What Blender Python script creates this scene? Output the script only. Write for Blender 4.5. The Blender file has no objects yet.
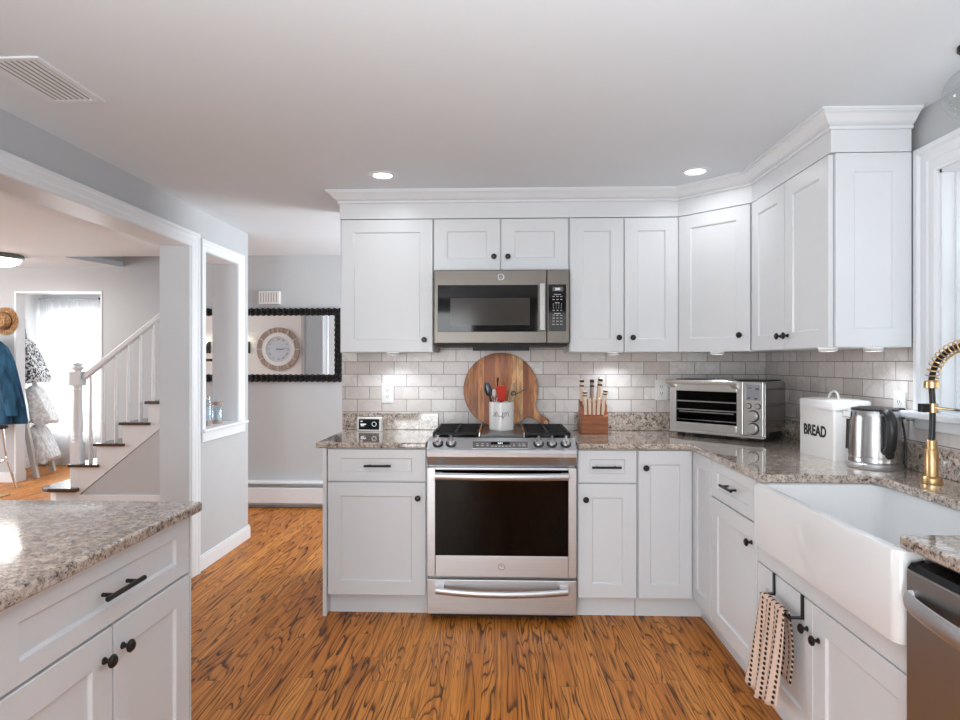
import bpy, bmesh, math, random
from mathutils import Matrix, Vector
random.seed(7)
C = bpy.context.scene.collection
PI = math.pi

# ------------------------------------------------------------------ camera, world, lights, exposure
TH = .0341
cam_d = bpy.data.cameras.new('camera'); cam = bpy.data.objects.new('camera', cam_d); C.objects.link(cam)
cam.location = (0, 0, 1.3315); cam.rotation_euler = (PI/2, 0, TH)
cam_d.sensor_width = 36; cam_d.lens = 614.8/960*36; cam_d.shift_y = 2.5/960; cam_d.clip_start = .02
bpy.context.scene.camera = cam
sc = bpy.context.scene
sc.view_settings.view_transform = 'Standard'; sc.view_settings.look = 'None'
sc.view_settings.gamma = 1; sc.view_settings.exposure = 0.3; sc.view_settings.use_curve_mapping = False
W = bpy.data.worlds.new('daylight'); sc.world = W; W.use_nodes = True
W.node_tree.nodes['Background'].inputs[0].default_value = (.97, .985, 1, 1)
W.node_tree.nodes['Background'].inputs[1].default_value = .9

def area(name, loc, rot, sx, sy, power, col=(1, 1, 1), shape='RECTANGLE', spread=PI, parent=None):
    l = bpy.data.lights.new(name, 'AREA'); l.shape = shape; l.size = sx; l.size_y = sy
    l.energy = power; l.color = col; l.spread = spread
    o = bpy.data.objects.new(name, l); C.objects.link(o); o.location = loc; o.rotation_euler = rot
    if parent: o.parent = parent
    return o
# daylight at the kitchen and sun room windows; the other lights are added fill
area('kitchen_window_light', (2.0, 1.64, 1.6), (0, PI/2, 0), .9, 1.35, 2.5, (.90, .965, 1))
area('rear_left_fill', (-1.1, -2.66, 1.1), (PI/2, 0, 0), 1.3, 2.0, 74, (.925, .972, 1))  # frontal fill added behind the camera, in a made-up door opening
area('rear_right_fill', (1.0, -2.66, 1.55), (PI/2, 0, 0), .9, 1.1, 7, (.925, .972, 1))  # second added fill from behind, in a made-up window opening
area('ceiling_bounce_fill', (.1, -.05, .95), (PI-.26, 0, 0), .7, .7, 25, (.91, .965, 1), spread=2.3)  # added upward fill behind the camera, bounced off the ceiling
area('living_fill', (-8.2, 4.6, 1.5), (0, -PI/2, 0), 1.6, 2.5, 108, (.97, .985, 1))  # unseen fill added to brighten the living room
area('dining_fill', (.6, 4.75, 1.5), (0, PI/2, 0), 1.0, 1.0, 44, (.93, .97, 1))  # unseen fill added to brighten the dining room wall and ceiling
area('sun_room_window_light', (-5.38, 8.1, 1.25), (-PI/2, 0, 0), .95, 1.5, 40, (.98, .99, 1))
POT_POWER = .5; POT_FRONT = .8
PUCK_POWER = .75

# ------------------------------------------------------------------ node material helper
class NT:
    def __init__(s, name):
        s.m = bpy.data.materials.new(name); s.m.use_nodes = True; s.t = s.m.node_tree
        s.b = s.t.nodes['Principled BSDF']; s.o = s.t.nodes['Material Output']
    def n(s, typ, **kw):
        d = s.t.nodes.new(typ)
        for k, v in kw.items():
            if k.startswith('i_'):
                key = k[2:]; key = int(key) if key.isdigit() else key.replace('_', ' ')
                s.put(d.inputs[key], v)
            else: setattr(d, k, v)
        return d
    def put(s, sock, v):
        if isinstance(v, bpy.types.NodeSocket): s.t.links.new(v, sock)
        else:
            if sock.type == 'RGBA' and isinstance(v, (tuple, list)) and len(v) == 3: v = (*v, 1)
            sock.default_value = v
    def set(s, **kw):
        for k, v in kw.items(): s.put(s.b.inputs[k.replace('_', ' ')], v)
        return s
    def math(s, op, a, b=0.0, c=None):
        d = s.n('ShaderNodeMath', operation=op); s.put(d.inputs[0], a); s.put(d.inputs[1], b)
        if c is not None: s.put(d.inputs[2], c)
        return d.outputs[0]
    def coord(s, scale=(1, 1, 1), loc=(0, 0, 0), rot=(0, 0, 0), kind='Object'):
        c = s.n('ShaderNodeTexCoord'); mp = s.n('ShaderNodeMapping')
        s.t.links.new(c.outputs[kind], mp.inputs[0])
        mp.inputs['Location'].default_value = loc; mp.inputs['Rotation'].default_value = rot; mp.inputs['Scale'].default_value = scale
        return mp.outputs[0]
    def noise(s, vec, scale, detail=3, rough=.5, dist=0):
        d = s.n('ShaderNodeTexNoise', i_Vector=vec, i_Scale=scale, i_Detail=detail, i_Roughness=rough, i_Distortion=dist)
        return d.outputs['Fac']
    def ramp(s, fac, *stops):
        d = s.n('ShaderNodeValToRGB'); s.put(d.inputs[0], fac); e = d.color_ramp.elements
        while len(e) < len(stops): e.new(.5)
        for el, (p, c) in zip(e, stops):
            el.position = p; el.color = (*c, 1) if not isinstance(c, (int, float)) else (c, c, c, 1)
        return d.outputs[0]
    def mix(s, f, a, b, mode='MIX'):
        d = s.n('ShaderNodeMix', data_type='RGBA', blend_type=mode)
        s.put(d.inputs[0], f); s.put(d.inputs[6], a); s.put(d.inputs[7], b); return d.outputs[2]
    def bump(s, h, strength=.3, dist=.002):
        d = s.n('ShaderNodeBump', i_Strength=strength, i_Distance=dist, i_Height=h); s.put(s.b.inputs['Normal'], d.outputs[0]); return s

def plain(name, col, rough=.5, metal=0, coat=0, spec=.5, noise=0, emit=None, estr=1):
    t = NT(name); t.set(Base_Color=col, Roughness=rough, Metallic=metal, Coat_Weight=coat, Specular_IOR_Level=spec)
    if noise:
        f = t.noise(t.coord(), 9, 4)
        t.set(Base_Color=t.mix(f, tuple(c*(1-noise) for c in col), tuple(min(1, c*(1+noise)) for c in col)))
    if emit: t.set(Emission_Color=emit, Emission_Strength=estr)
    return t.m

M = {}
M['cab'] = plain('white_cabinet_paint', (.745, .775, .805), .32, noise=.015)
M['trim'] = plain('white_trim_paint', (.79, .825, .86), .38, noise=.015)
M['wall'] = plain('grey_wall_paint', (.515, .535, .555), .7, noise=.02)
M['wallwhite'] = plain('white_wall_paint', (.78, .78, .78), .7, noise=.02)
M['ceil'] = plain('ceiling_paint', (.755, .81, .86), .85, noise=.012)
M['black'] = plain('black_metal', (.012, .012, .013), .38, .3)
M['bronze'] = plain('dark_bronze', (.035, .033, .032), .35, .75)
M['iron'] = plain('cast_iron', (.014, .014, .015), .5, spec=.3, noise=.3)
M['blackglass'] = plain('black_glass', (.006, .006, .007), .05, spec=.25)
M['blackplastic'] = plain('black_plastic', (.015, .015, .016), .35)
M['ceramic'] = plain('white_fireclay', (.86, .87, .88), .07, coat=.3)
M['enamel'] = plain('white_enamel', (.76, .755, .745), .22)
M['plastic'] = plain('white_plastic', (.78, .77, .75), .4)
M['offwhite'] = plain('cream_handle', (.78, .62, .48), .45, noise=.08)
M['brass'] = plain('brushed_brass', (.66, .44, .22), .28, 1)
M['chrome'] = plain('chrome', (.75, .75, .76), .12, 1)
M['red'] = plain('red_silicone', (.55, .03, .015), .4)
M['steeldark'] = plain('dark_steel_utensil', (.09, .1, .115), .3, .8)
M['lamp'] = plain('lit_diffuser', (1, 1, 1), .5, emit=(1, .98, .95), estr=6)
M['puck'] = plain('lit_puck', (1, 1, 1), .5, emit=(.9, .96, 1), estr=4)
M['candle'] = plain('lit_flame_bulb', (1, 1, 1), .5, emit=(1, .86, .66), estr=7)
M['screenmark'] = plain('lit_marks', (.8, .85, .88), .5, emit=(.75, .85, .9), estr=.5)
M['whitemark'] = plain('printed_marks', (.55, .55, .55), .6)
M['ink'] = plain('black_ink', (.015, .015, .015), .6)
M['mirror'] = plain('silvered_glass', (.92, .92, .92), .015, 1)
M['tread'] = plain('dark_tread', (.05, .022, .012), .25, coat=.3, noise=.3)
M['denim'] = None
M['straw'] = None

def steel(name, axis, base=(.60, .61, .63), r0=.33, r1=.50):
    t = NT(name); sc_ = [220, 220, 220]; sc_[axis] = 1.5
    f = t.noise(t.coord(scale=sc_), 1, 3)
    t.set(Base_Color=t.mix(f, tuple(c*.9 for c in base), tuple(c*1.07 for c in base)), Metallic=1.0)
    r = t.n('ShaderNodeMapRange', i_Value=f, i_To_Min=r0, i_To_Max=r1); t.put(t.b.inputs['Roughness'], r.outputs[0])
    return t.m
M['steel'] = steel('brushed_stainless', 0)
M['steelz'] = steel('brushed_stainless_upright', 2)
M['steely'] = steel('dark_stainless', 2, (.40, .395, .39), .28, .42)
M['steelm'] = steel('dim_reflection_stainless', 0, (.16, .145, .13), .3, .45)  # microwave steel: dim room reflection put into a darker base colour

def granite():
    t = NT('granite'); v = t.coord()
    n1 = t.noise(v, 42, 4, .65, .5); n2 = t.noise(t.coord(scale=(1, 1.0, 1), loc=(3, 1, 7)), 120, 4, .7, .6)
    n3 = t.noise(t.coord(loc=(9, 4, 2)), 110, 3, .6); n4 = t.noise(t.coord(loc=(1, 8, 3)), 5, 3, .5)
    base = t.ramp(n1, (.30, (.20, .15, .12)), (.44, (.41, .33, .275)), (.56, (.57, .475, .40)), (.70, (.72, .64, .56)))
    base = t.mix(t.ramp(n2, (.38, 1.0), (.47, 0.0)), base, (.10, .075, .065))
    base = t.mix(t.ramp(n2, (.58, 0.0), (.68, .7)), base, (.66, .62, .58))
    sp = t.ramp(t.math('ADD', t.math('MULTIPLY', n3, .6), t.math('MULTIPLY', n1, .4)), (.40, 1.0), (.455, 0.0))
    base = t.mix(sp, base, (.018, .016, .018))
    base = t.mix(t.math('MULTIPLY', n4, .25), base, (.55, .47, .41))
    t.set(Base_Color=base, Roughness=.09, Coat_Weight=.6, Coat_Roughness=.03)
    return t.m
M['granite'] = granite()

def oak():
    t = NT('oak_strip_floor'); c = t.n('ShaderNodeTexCoord'); s = t.n('ShaderNodeSeparateXYZ', i_0=c.outputs['Object'])
    x, y = s.outputs[0], s.outputs[1]; pw = .078
    xi = t.math('DIVIDE', x, pw); i = t.math('FLOOR', xi); fx = t.math('FRACT', xi)
    ri = t.n('ShaderNodeTexWhiteNoise', noise_dimensions='1D'); t.put(ri.inputs['W'], i)
    yy = t.math('ADD', t.math('DIVIDE', y, 1.15), t.math('MULTIPLY', ri.outputs[0], 7.3)); j = t.math('FLOOR', yy); fy = t.math('FRACT', yy)
    cb = t.n('ShaderNodeCombineXYZ'); t.put(cb.inputs[0], i); t.put(cb.inputs[1], j)
    rb = t.n('ShaderNodeTexWhiteNoise', noise_dimensions='2D', i_Vector=cb.outputs[0]); r = rb.outputs[0]
    def gv(sx, sy, sz):
        g = t.n('ShaderNodeCombineXYZ'); t.put(g.inputs[0], t.math('MULTIPLY', x, sx)); t.put(g.inputs[1], t.math('MULTIPLY', y, sy)); t.put(g.inputs[2], t.math('MULTIPLY', r, sz)); return g.outputs[0]
    wob = t.noise(gv(11.0, 1.0, 60), 1.0, 2.0, .45, .3)
    fn = t.noise(gv(300, 7, 9), 1, 2)
    st = t.noise(gv(85, 1.3, 47), 1, 3, .55)
    band = t.math('FRACT', t.math('ADD', t.math('MULTIPLY', wob, t.math('ADD', 9.0, t.math('MULTIPLY', r, 10.0))), t.math('MULTIPLY', fn, .22)))
    line = t.ramp(band, (0, 1.0), (.09, .85), (.22, .28), (.50, 0.0), (.95, .12), (1.0, 1.0))
    tone = t.ramp(r, (0, (.64, .225, .040)), (.3, (.71, .262, .049)), (.65, (.78, .297, .058)), (1, (.84, .345, .076)))
    big = t.noise(c.outputs['Object'], 1.4, 2)
    tone = t.mix(t.math('MULTIPLY', big, .35), tone, (.50, .18, .035))
    tone = t.mix(t.ramp(st, (.38, .6), (.52, 0.0)), tone, (.30, .092, .02))
    lw = t.ramp(t.noise(gv(9, .6, 23), 1, 2), (.36, .6), (.56, 1.0))
    col = t.mix(t.math('MULTIPLY', line, lw), tone, (.050, .014, .006))
    pore = t.ramp(fn, (.30, .55), (.42, 0.0)); col = t.mix(pore, col, (.13, .042, .012))
    ex = t.math('MINIMUM', fx, t.math('SUBTRACT', 1.0, fx)); ey = t.math('MULTIPLY', t.math('MINIMUM', fy, t.math('SUBTRACT', 1.0, fy)), 14)
    gap = t.ramp(t.math('MINIMUM', ex, ey), (0, 1.0), (.022, 0.0)); col = t.mix(t.math('MULTIPLY', gap, .8), col, (.03, .01, .004))
    t.set(Base_Color=col, Roughness=.42, Specular_IOR_Level=.22)
    t.bump(t.math('SUBTRACT', 1.0, t.math('ADD', gap, t.math('MULTIPLY', line, .15))), .25, .001)
    return t.m
M['oak'] = oak()

def tile(name, ax, off):
    t = NT(name); c = t.n('ShaderNodeTexCoord'); s = t.n('ShaderNodeSeparateXYZ', i_0=c.outputs['Object'])
    cb = t.n('ShaderNodeCombineXYZ'); t.put(cb.inputs[0], t.math('ADD', s.outputs[ax], off[0])); t.put(cb.inputs[1], t.math('ADD', s.outputs[2], off[1]))
    b = t.n('ShaderNodeTexBrick', offset=.5, i_Vector=cb.outputs[0], i_Scale=1.0, i_Color1=(0, 0, 0), i_Color2=(1, 1, 1), i_Mortar=(0, 0, 0))
    b.inputs['Mortar Size'].default_value = .0021; b.inputs['Mortar Smooth'].default_value = .3; b.inputs['Bias'].default_value = 0
    b.inputs['Brick Width'].default_value = .1545; b.inputs['Row Height'].default_value = .0778
    rnd = t.n('ShaderNodeSeparateColor', i_0=b.outputs['Color']).outputs[0]
    sh = t.n('ShaderNodeVectorMath', operation='ADD'); t.put(sh.inputs[0], c.outputs['Object'])
    cv = t.n('ShaderNodeCombineXYZ'); t.put(cv.inputs[0], t.math('MULTIPLY', rnd, 31)); t.put(cv.inputs[1], t.math('MULTIPLY', rnd, 17)); t.put(sh.inputs[1], cv.outputs[0])
    v1 = t.noise(sh.outputs[0], 6, 5, .6, .5); v2 = t.noise(sh.outputs[0], 3, 2)
    col = t.ramp(rnd, (0, (.55, .475, .44)), (.35, (.63, .57, .54)), (.7, (.70, .655, .63)), (1, (.78, .745, .725)))
    vein = t.ramp(v1, (.45, 0.0), (.50, .38), (.55, 0.0)); col = t.mix(vein, col, (.43, .39, .375))
    col = t.mix(t.math('MULTIPLY', v2, .4), col, (.70, .675, .655))
    col = t.mix(b.outputs['Fac'], col, (.23, .205, .195))
    t.set(Base_Color=col, Roughness=.25)
    t.bump(t.math('SUBTRACT', 1.0, b.outputs['Fac']), .5, .0015)
    return t.m
M['tileb'] = tile('marble_subway_tile', 0, (.898+.0773, -1.336+.0778*4))
M['tiler'] = tile('marble_subway_tile_window_wall', 1, (.05, -1.336+.0778*4))

def wood_strips(name, axis, w, cols, rough=.4, gs=40):
    t = NT(name); c = t.n('ShaderNodeTexCoord'); s = t.n('ShaderNodeSeparateXYZ', i_0=c.outputs['Object'])
    i = t.math('FLOOR', t.math('DIVIDE', s.outputs[axis], w)); rn = t.n('ShaderNodeTexWhiteNoise', noise_dimensions='1D'); t.put(rn.inputs['W'], i)
    sc_ = [gs, gs, gs]; sc_[2 if axis == 0 else 0] = 4
    v = t.n('ShaderNodeVectorMath', operation='MULTIPLY_ADD'); t.put(v.inputs[0], c.outputs['Object']); v.inputs[1].default_value = sc_
    cv = t.n('ShaderNodeCombineXYZ'); t.put(cv.inputs[1], t.math('MULTIPLY', rn.outputs[0], 40)); t.put(v.inputs[2], cv.outputs[0])
    g = t.noise(v.outputs[0], 1, 4, .6, .8)
    stops = [(k/(len(cols)-1), q) for k, q in enumerate(cols)]
    col = t.ramp(rn.outputs[0], *stops)
    col = t.mix(t.ramp(g, (.35, .75), (.6, 0.0)), col, tuple(q*.45 for q in cols[0]))
    t.set(Base_Color=col, Roughness=rough); return t.m
M['acacia'] = wood_strips('acacia_staves', 0, .034, [(.28, .068, .012), (.54, .185, .042), (.74, .32, .09), (.34, .092, .018), (.86, .50, .21), (.62, .225, .052)])
M['block'] = wood_strips('cherry_block', 2, .5, [(.33, .095, .028), (.42, .135, .042)], .35)
M['palewood'] = wood_strips('pale_wood', 0, .2, [(.55, .36, .20), (.6, .41, .24)], .5)
M['greywood'] = wood_strips('weathered_wood', 0, .3, [(.40, .31, .26), (.46, .37, .32)], .6)
M['whitewood'] = plain('white_washed_wood', (.66, .66, .65), .6, noise=.08)

def fabric(name, c1, c2, scale, lo=.4, hi=.6, rough=.95, stretch=(1, 1, 1)):
    t = NT(name); f = t.noise(t.coord(scale=stretch), scale, 4, .6)
    t.set(Base_Color=t.ramp(f, (lo, c1), (hi, c2)), Roughness=rough); t.bump(f, .5, .004); return t.m
M['denim'] = fabric('denim', (.006, .034, .075), (.028, .115, .215), 16, .35, .65, stretch=(1, 1, .22))
M['straw'] = fabric('straw', (.22, .10, .035), (.50, .30, .15), 60)
M['spots'] = fabric('black_and_white_knit', (.03, .03, .035), (.72, .72, .73), 38, .47, .52)
M['fleece'] = fabric('pale_fleece', (.50, .50, .51), (.74, .74, .74), 30)
M['throw'] = fabric('grey_throw', (.42, .42, .44), (.74, .74, .75), 34, .35, .6, stretch=(1, 1, .3))
M['jute'] = fabric('jute', (.40, .27, .13), (.58, .43, .25), 80)

def glass(name, tint=(1, 1, 1), gl=.12, rough=.0):
    t = NT(name); tr = t.n('ShaderNodeBsdfTransparent', i_Color=tint); g = t.n('ShaderNodeBsdfGlossy', i_Roughness=rough)
    f = t.n('ShaderNodeLayerWeight', i_Blend=.5); fp = t.math('MULTIPLY', t.math('POWER', f.outputs['Facing'], 3.0), .45); mx = t.n('ShaderNodeMixShader')
    t.put(mx.inputs[0], t.math('ADD', fp, gl*.3)); t.t.links.new(tr.outputs[0], mx.inputs[1]); t.t.links.new(g.outputs[0], mx.inputs[2])
    t.t.links.new(mx.outputs[0], t.o.inputs[0]); return t.m
M['glass'] = glass('window_glass', (.95, .97, .98), .12)
M['globe'] = glass('clear_globe_glass', (.93, .95, .95), .25)
M['jarglass'] = glass('jar_glass', (.82, .9, .95), .3)
M['ovenglass'] = glass('smoked_oven_glass', (.16, .155, .15), .07, .02)
def sheer():
    t = NT('sheer_curtain'); d = t.n('ShaderNodeBsdfDiffuse', i_Color=(.9, .9, .9)); tl = t.n('ShaderNodeBsdfTranslucent', i_Color=(.9, .9, .91)); tr = t.n('ShaderNodeBsdfTransparent')
    a = t.n('ShaderNodeMixShader', i_0=.6); b = t.n('ShaderNodeMixShader', i_0=.35)
    L = t.t.links.new; L(d.outputs[0], a.inputs[1]); L(tl.outputs[0], a.inputs[2]); L(a.outputs[0], b.inputs[1]); L(tr.outputs[0], b.inputs[2]); L(b.outputs[0], t.o.inputs[0]); return t.m
M['sheer'] = sheer()
def towelmat():
    t = NT('waffle_towel'); c = t.n('ShaderNodeTexCoord'); s = t.n('ShaderNodeSeparateXYZ', i_0=c.outputs['Object'])
    u = t.math('FRACT', t.math('DIVIDE', s.outputs[1], .030)); v = t.math('FRACT', t.math('DIVIDE', s.outputs[2], .017))
    du = t.math('MULTIPLY', t.math('SUBTRACT', u, .5), .030); dv = t.math('MULTIPLY', t.math('SUBTRACT', v, .5), .017)
    d = t.math('SQRT', t.math('ADD', t.math('MULTIPLY', du, du), t.math('MULTIPLY', dv, dv)))
    hole = t.ramp(t.math('MULTIPLY', d, 100), (.50, 1.0), (.62, 0.0))
    f = t.noise(t.coord(), 90, 3)
    col = t.mix(hole, t.mix(f, (.66, .47, .37), (.80, .63, .52)), (.03, .018, .015))
    t.set(Base_Color=col, Roughness=.95); t.bump(t.math('SUBTRACT', f, hole), .8, .004); return t.m
M['towel'] = towelmat()

# ------------------------------------------------------------------ geometry helpers
class MB:
    def __init__(s): s.v = []; s.f = []; s.sm = []
    def add(s, vs, fs, smooth=False):
        k = len(s.v); s.v += [Vector(q) for q in vs]
        for f in fs: s.f.append([i+k for i in f]); s.sm.append(smooth)
        return s
    def box(s, x0, x1, y0, y1, z0, z1):
        x0, x1 = sorted((x0, x1)); y0, y1 = sorted((y0, y1)); z0, z1 = sorted((z0, z1))
        return s.add([(x0,y0,z0),(x1,y0,z0),(x1,y1,z0),(x0,y1,z0),(x0,y0,z1),(x1,y0,z1),(x1,y1,z1),(x0,y1,z1)],
                     [(3,2,1,0),(4,5,6,7),(0,1,5,4),(1,2,6,5),(2,3,7,6),(3,0,4,7)])
    def prism(s, poly, z0, z1, axis=2):
        n = len(poly)
        def P(p, z): return (p[0], p[1], z) if axis == 2 else ((z, p[0], p[1]) if axis == 0 else (p[0], z, p[1]))
        return s.add([P(p, z0) for p in poly]+[P(p, z1) for p in poly],
                     [tuple(range(n))[::-1], tuple(range(n, 2*n))]+[(i, (i+1) % n, n+(i+1) % n, n+i) for i in range(n)])
    def lathe(s, prof, center=(0, 0, 0), axis='z', n=24, smooth=True, caps=True):
        vs = []; c = Vector(center)
        for r, h in prof:
            for k in range(n):
                a = 2*PI*k/n; p = (r*math.cos(a), r*math.sin(a), h)
                if axis == 'y': p = (p[0], p[2], p[1])
                elif axis == '-y': p = (p[0], -p[2], p[1])
                elif axis == 'x': p = (p[2], p[0], p[1])
                elif axis == '-x': p = (-p[2], p[0], p[1])
                vs.append(c+Vector(p))
        fs = []
        for i in range(len(prof)-1):
            for k in range(n): fs.append((i*n+k, i*n+(k+1) % n, (i+1)*n+(k+1) % n, (i+1)*n+k))
        s.add(vs, fs, smooth); b = len(s.v)-len(vs)
        if caps:
            if prof[0][0] > 1e-6: s.f.append([b+k for k in range(n)][::-1]); s.sm.append(False)
            if prof[-1][0] > 1e-6: s.f.append([b+(len(prof)-1)*n+k for k in range(n)]); s.sm.append(False)
        return s
    def tube(s, path, r, n=10, closed=False, smooth=True, flat=None):
        path = [Vector(p) for p in path]; m = len(path); rings = []; up = None
        for i, p in enumerate(path):
            if closed: t = (path[(i+1) % m]-path[i-1])
            else: t = path[min(i+1, m-1)]-path[max(i-1, 0)]
            t.normalize()
            if up is None:
                a = Vector((0, 0, 1)) if abs(t.z) < .9 else Vector((1, 0, 0)); up = (a-t*a.dot(t)).normalized()
            else: up = (up-t*up.dot(t)).normalized()
            sd = t.cross(up); rr = r[i] if isinstance(r, (list, tuple)) else r
            fl = flat or (1, 1)
            rings.append([p+up*math.cos(2*PI*k/n)*rr*fl[0]+sd*math.sin(2*PI*k/n)*rr*fl[1] for k in range(n)])
        fs = []
        for i in range(m if closed else m-1):
            a = i*n; b = ((i+1) % m)*n
            for k in range(n): fs.append((a+k, b+k, b+(k+1) % n, a+(k+1) % n))
        s.add([q for g in rings for q in g], fs, smooth); b = len(s.v)-m*n
        if not closed:
            s.f.append([b+k for k in range(n)]); s.sm.append(False); s.f.append([b+(m-1)*n+k for k in range(n)][::-1]); s.sm.append(False)
        return s
    def sphere(s, c, r, n=12, sz=(1, 1, 1)):
        prof = [(max(math.sin(PI*i/(n//2+2)), 0)*r, -math.cos(PI*i/(n//2+2))*r) for i in range(n//2+3)]
        t = MB().lathe(prof, n=n, caps=False)
        return s.add([Vector((q.x*sz[0], q.y*sz[1], q.z*sz[2]))+Vector(c) for q in t.v], t.f, True)
    def xf(s, mat): s.v = [mat @ q for q in s.v]; return s
    def join(s, o): return s.add(o.v, o.f) if False else s._join(o)
    def _join(s, o):
        k = len(s.v); s.v += o.v; s.f += [[i+k for i in f] for f in o.f]; s.sm += o.sm; return s
    def build(s, name, mat, parent=None, bevel=0, seg=2, world=True, sub=0):
        off = Vector((0, 0, 0)); p = parent
        if world:
            while p: off += p.location; p = p.parent
        me = bpy.data.meshes.new(name); me.from_pydata([tuple(q-off) for q in s.v], [], s.f)
        me.polygons.foreach_set('use_smooth', s.sm)
        bm = bmesh.new(); bm.from_mesh(me)
        bmesh.ops.remove_doubles(bm, verts=bm.verts, dist=1e-6)
        bmesh.ops.recalc_face_normals(bm, faces=bm.faces); 
        if any(s.sm):
            for e in bm.edges:
                if len(e.link_faces) == 2 and e.calc_face_angle(0) > .62: e.smooth = False
        bm.to_mesh(me); bm.free()
        me.materials.append(mat if not isinstance(mat, str) else M[mat])
        o = bpy.data.objects.new(name, me); C.objects.link(o)
        if parent: o.parent = parent
        if bevel:
            b = o.modifiers.new('edge', 'BEVEL'); b.width = bevel; b.segments = seg; b.limit_method = 'ANGLE'; b.angle_limit = math.radians(35); b.harden_normals = False
        if sub:
            b = o.modifiers.new('smooth', 'SUBSURF'); b.levels = sub; b.render_levels = sub
        return o

def smooth(p, n=6):
    p = [Vector(q) for q in p]; out = []
    for i in range(len(p)-1):
        a, b, c, d = p[max(i-1, 0)], p[i], p[i+1], p[min(i+2, len(p)-1)]
        for k in range(n):
            u = k/n; out.append(.5*((2*b)+(-a+c)*u+(2*a-5*b+4*c-d)*u*u+(-a+3*b-3*c+d)*u**3))
    return out+[p[-1]]
def T(loc, ang=0): return Matrix.Translation(Vector(loc)) @ Matrix.Rotation(ang, 4, 'Z')
def thing(name, label, cat, loc=(0, 0, 0), rotz=0, group=None):
    o = bpy.data.objects.new(name, None); C.objects.link(o); o.location = loc; o.rotation_euler = (0, 0, rotz); o.empty_display_size = .05
    return tag(o, label, cat, group)
def tag(o, label, cat, group=None):
    o['label'] = label; o['category'] = cat
    if group: o['group'] = group
    return o
def struct(o): o['kind'] = 'structure'; return o
def text(body, size, mat, parent, mtx, name='lettering', bold=0, extrude=.0006, align='CENTER', sx=1, world=True):
    cu = bpy.data.curves.new(name, 'FONT'); cu.body = body; cu.size = size; cu.extrude = extrude
    cu.align_x = align; cu.align_y = 'CENTER'
    tmp = bpy.data.objects.new('tmp', cu); C.objects.link(tmp)
    dg = bpy.context.evaluated_depsgraph_get(); me = bpy.data.meshes.new_from_object(tmp.evaluated_get(dg)); bpy.data.objects.remove(tmp)
    off = Vector((0, 0, 0)); p = parent
    while p and world: off += p.location; p = p.parent
    if bold:
        bmt = bmesh.new()
        for dx, dy in ((-bold, 0), (bold, 0), (0, bold), (0, -bold)):
            t2 = me.copy(); t2.transform(Matrix.Translation((dx, dy, dx*.05+dy*.08))); bmt.from_mesh(t2); bpy.data.meshes.remove(t2)
        bmt.to_mesh(me); bmt.free()
    me.transform(Matrix.Translation(-off) @ mtx @ Matrix.Diagonal((sx, 1, 1, 1))); me.name = name; me.materials.clear(); me.materials.append(M[mat])
    o = bpy.data.objects.new(name, me); C.objects.link(o); o.parent = parent; return o
# text lies in xy facing +z; stand it up to face -y
STAND = Matrix.Rotation(PI/2, 4, 'X')

def shaker(w, h, t=.02, st=.072, rt=None, rb=None, rec=.008):
    rt = st if rt is None else rt; rb = rt if rb is None else rb; e = .004
    m = MB(); o = [(0, 0), (w, 0), (w, h), (0, h)]; a = [(st, rb), (w-st, rb), (w-st, h-rt), (st, h-rt)]
    b = [(st+e, rb+e), (w-st-e, rb+e), (w-st-e, h-rt-e), (st+e, h-rt-e)]
    vs = [(x, 0, z) for x, z in o]+[(x, 0, z) for x, z in a]+[(x, rec, z) for x, z in b]+[(x, t, z) for x, z in o]
    fs = []
    for k in range(4):
        j = (k+1) % 4; fs += [(k, j, 4+j, 4+k), (4+k, 4+j, 8+j, 8+k), (k, 12+k, 12+j, j)]
    fs += [(8, 9, 10, 11), (15, 14, 13, 12)]
    return m.add(vs, fs)
def front(name, parent, w, h, loc, ang, **kw):
    o = shaker(w, h, **kw).xf(T(loc, ang)).build(name, 'cab', parent, bevel=.0015, seg=1); return o
KNOB = [(.0085, 0), (.0085, .003), (.0055, .006), (.0052, .013), (.011, .016), (.0155, .020), (.0155, .0235), (.011, .028), (0, .0295)]
def knob(parent, loc, ang):
    MB().lathe([(r, h) for r, h in KNOB], axis='-y', n=20).xf(T(loc, ang)).build('knob', 'bronze', parent)
def pull(parent, loc, ang, L=.135):
    m = MB().tube([(-L/2, -.030, 0), (L/2, -.030, 0)], .0062, 12)
    for sx in (-1, 1): m.tube([(sx*L*.32, 0, 0), (sx*L*.32, -.03, 0)], .005, 10)
    m.xf(T(loc, ang)).build('handle', 'bronze', parent)

# ------------------------------------------------------------------ the room
YB, XR, XL = 3.825, 1.625, -1.92
ZC = 2.3075
struct(MB().box(-9, 3, -2.6, 9, -.05, 0).build('floor', 'oak'))
# kitchen ceiling, dining ceiling (a touch lower beyond the wall's end), living room ceiling with the stairwell hole
struct(MB().prism([(-2.0, -2.6), (XR+.2, -2.6), (XR+.2, 5.6), (.2, 5.6), (-1.3, 4.93), (-2.0, 4.58)], ZC, ZC+.06).build('ceiling', 'ceil'))
struct(MB().prism([(-3.0, 2.85), (-2.1, 2.85), (-2.1, 4.53), (-2.0, 4.58), (-1.3, 4.93), (.2, 5.6), (-3.0, 5.6)], ZC+.012, ZC+.06).build('ceiling', 'ceil'))
struct(MB().prism([(-9, -2.6), (-2.1, -2.6), (-2.1, 2.85), (-3.0, 2.85), (-3.0, 5.98), (-4.36, 5.98), (-4.17, 6.65), (-9, 6.65)], 2.385, 2.44).build('ceiling', 'ceil'))
sw = MB().box(-4.45, -2.9, 6.65, 6.75, 2.44, 4.2).box(-2.95, -2.85, 5.98, 6.65, 2.44, 4.2).box(-4.36, -2.9, 5.88, 5.98, 2.44, 4.2)
sw.prism([(-4.46, 5.98), (-4.36, 5.98), (-4.17, 6.65), (-4.27, 6.65)], 2.44, 4.2)
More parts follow.
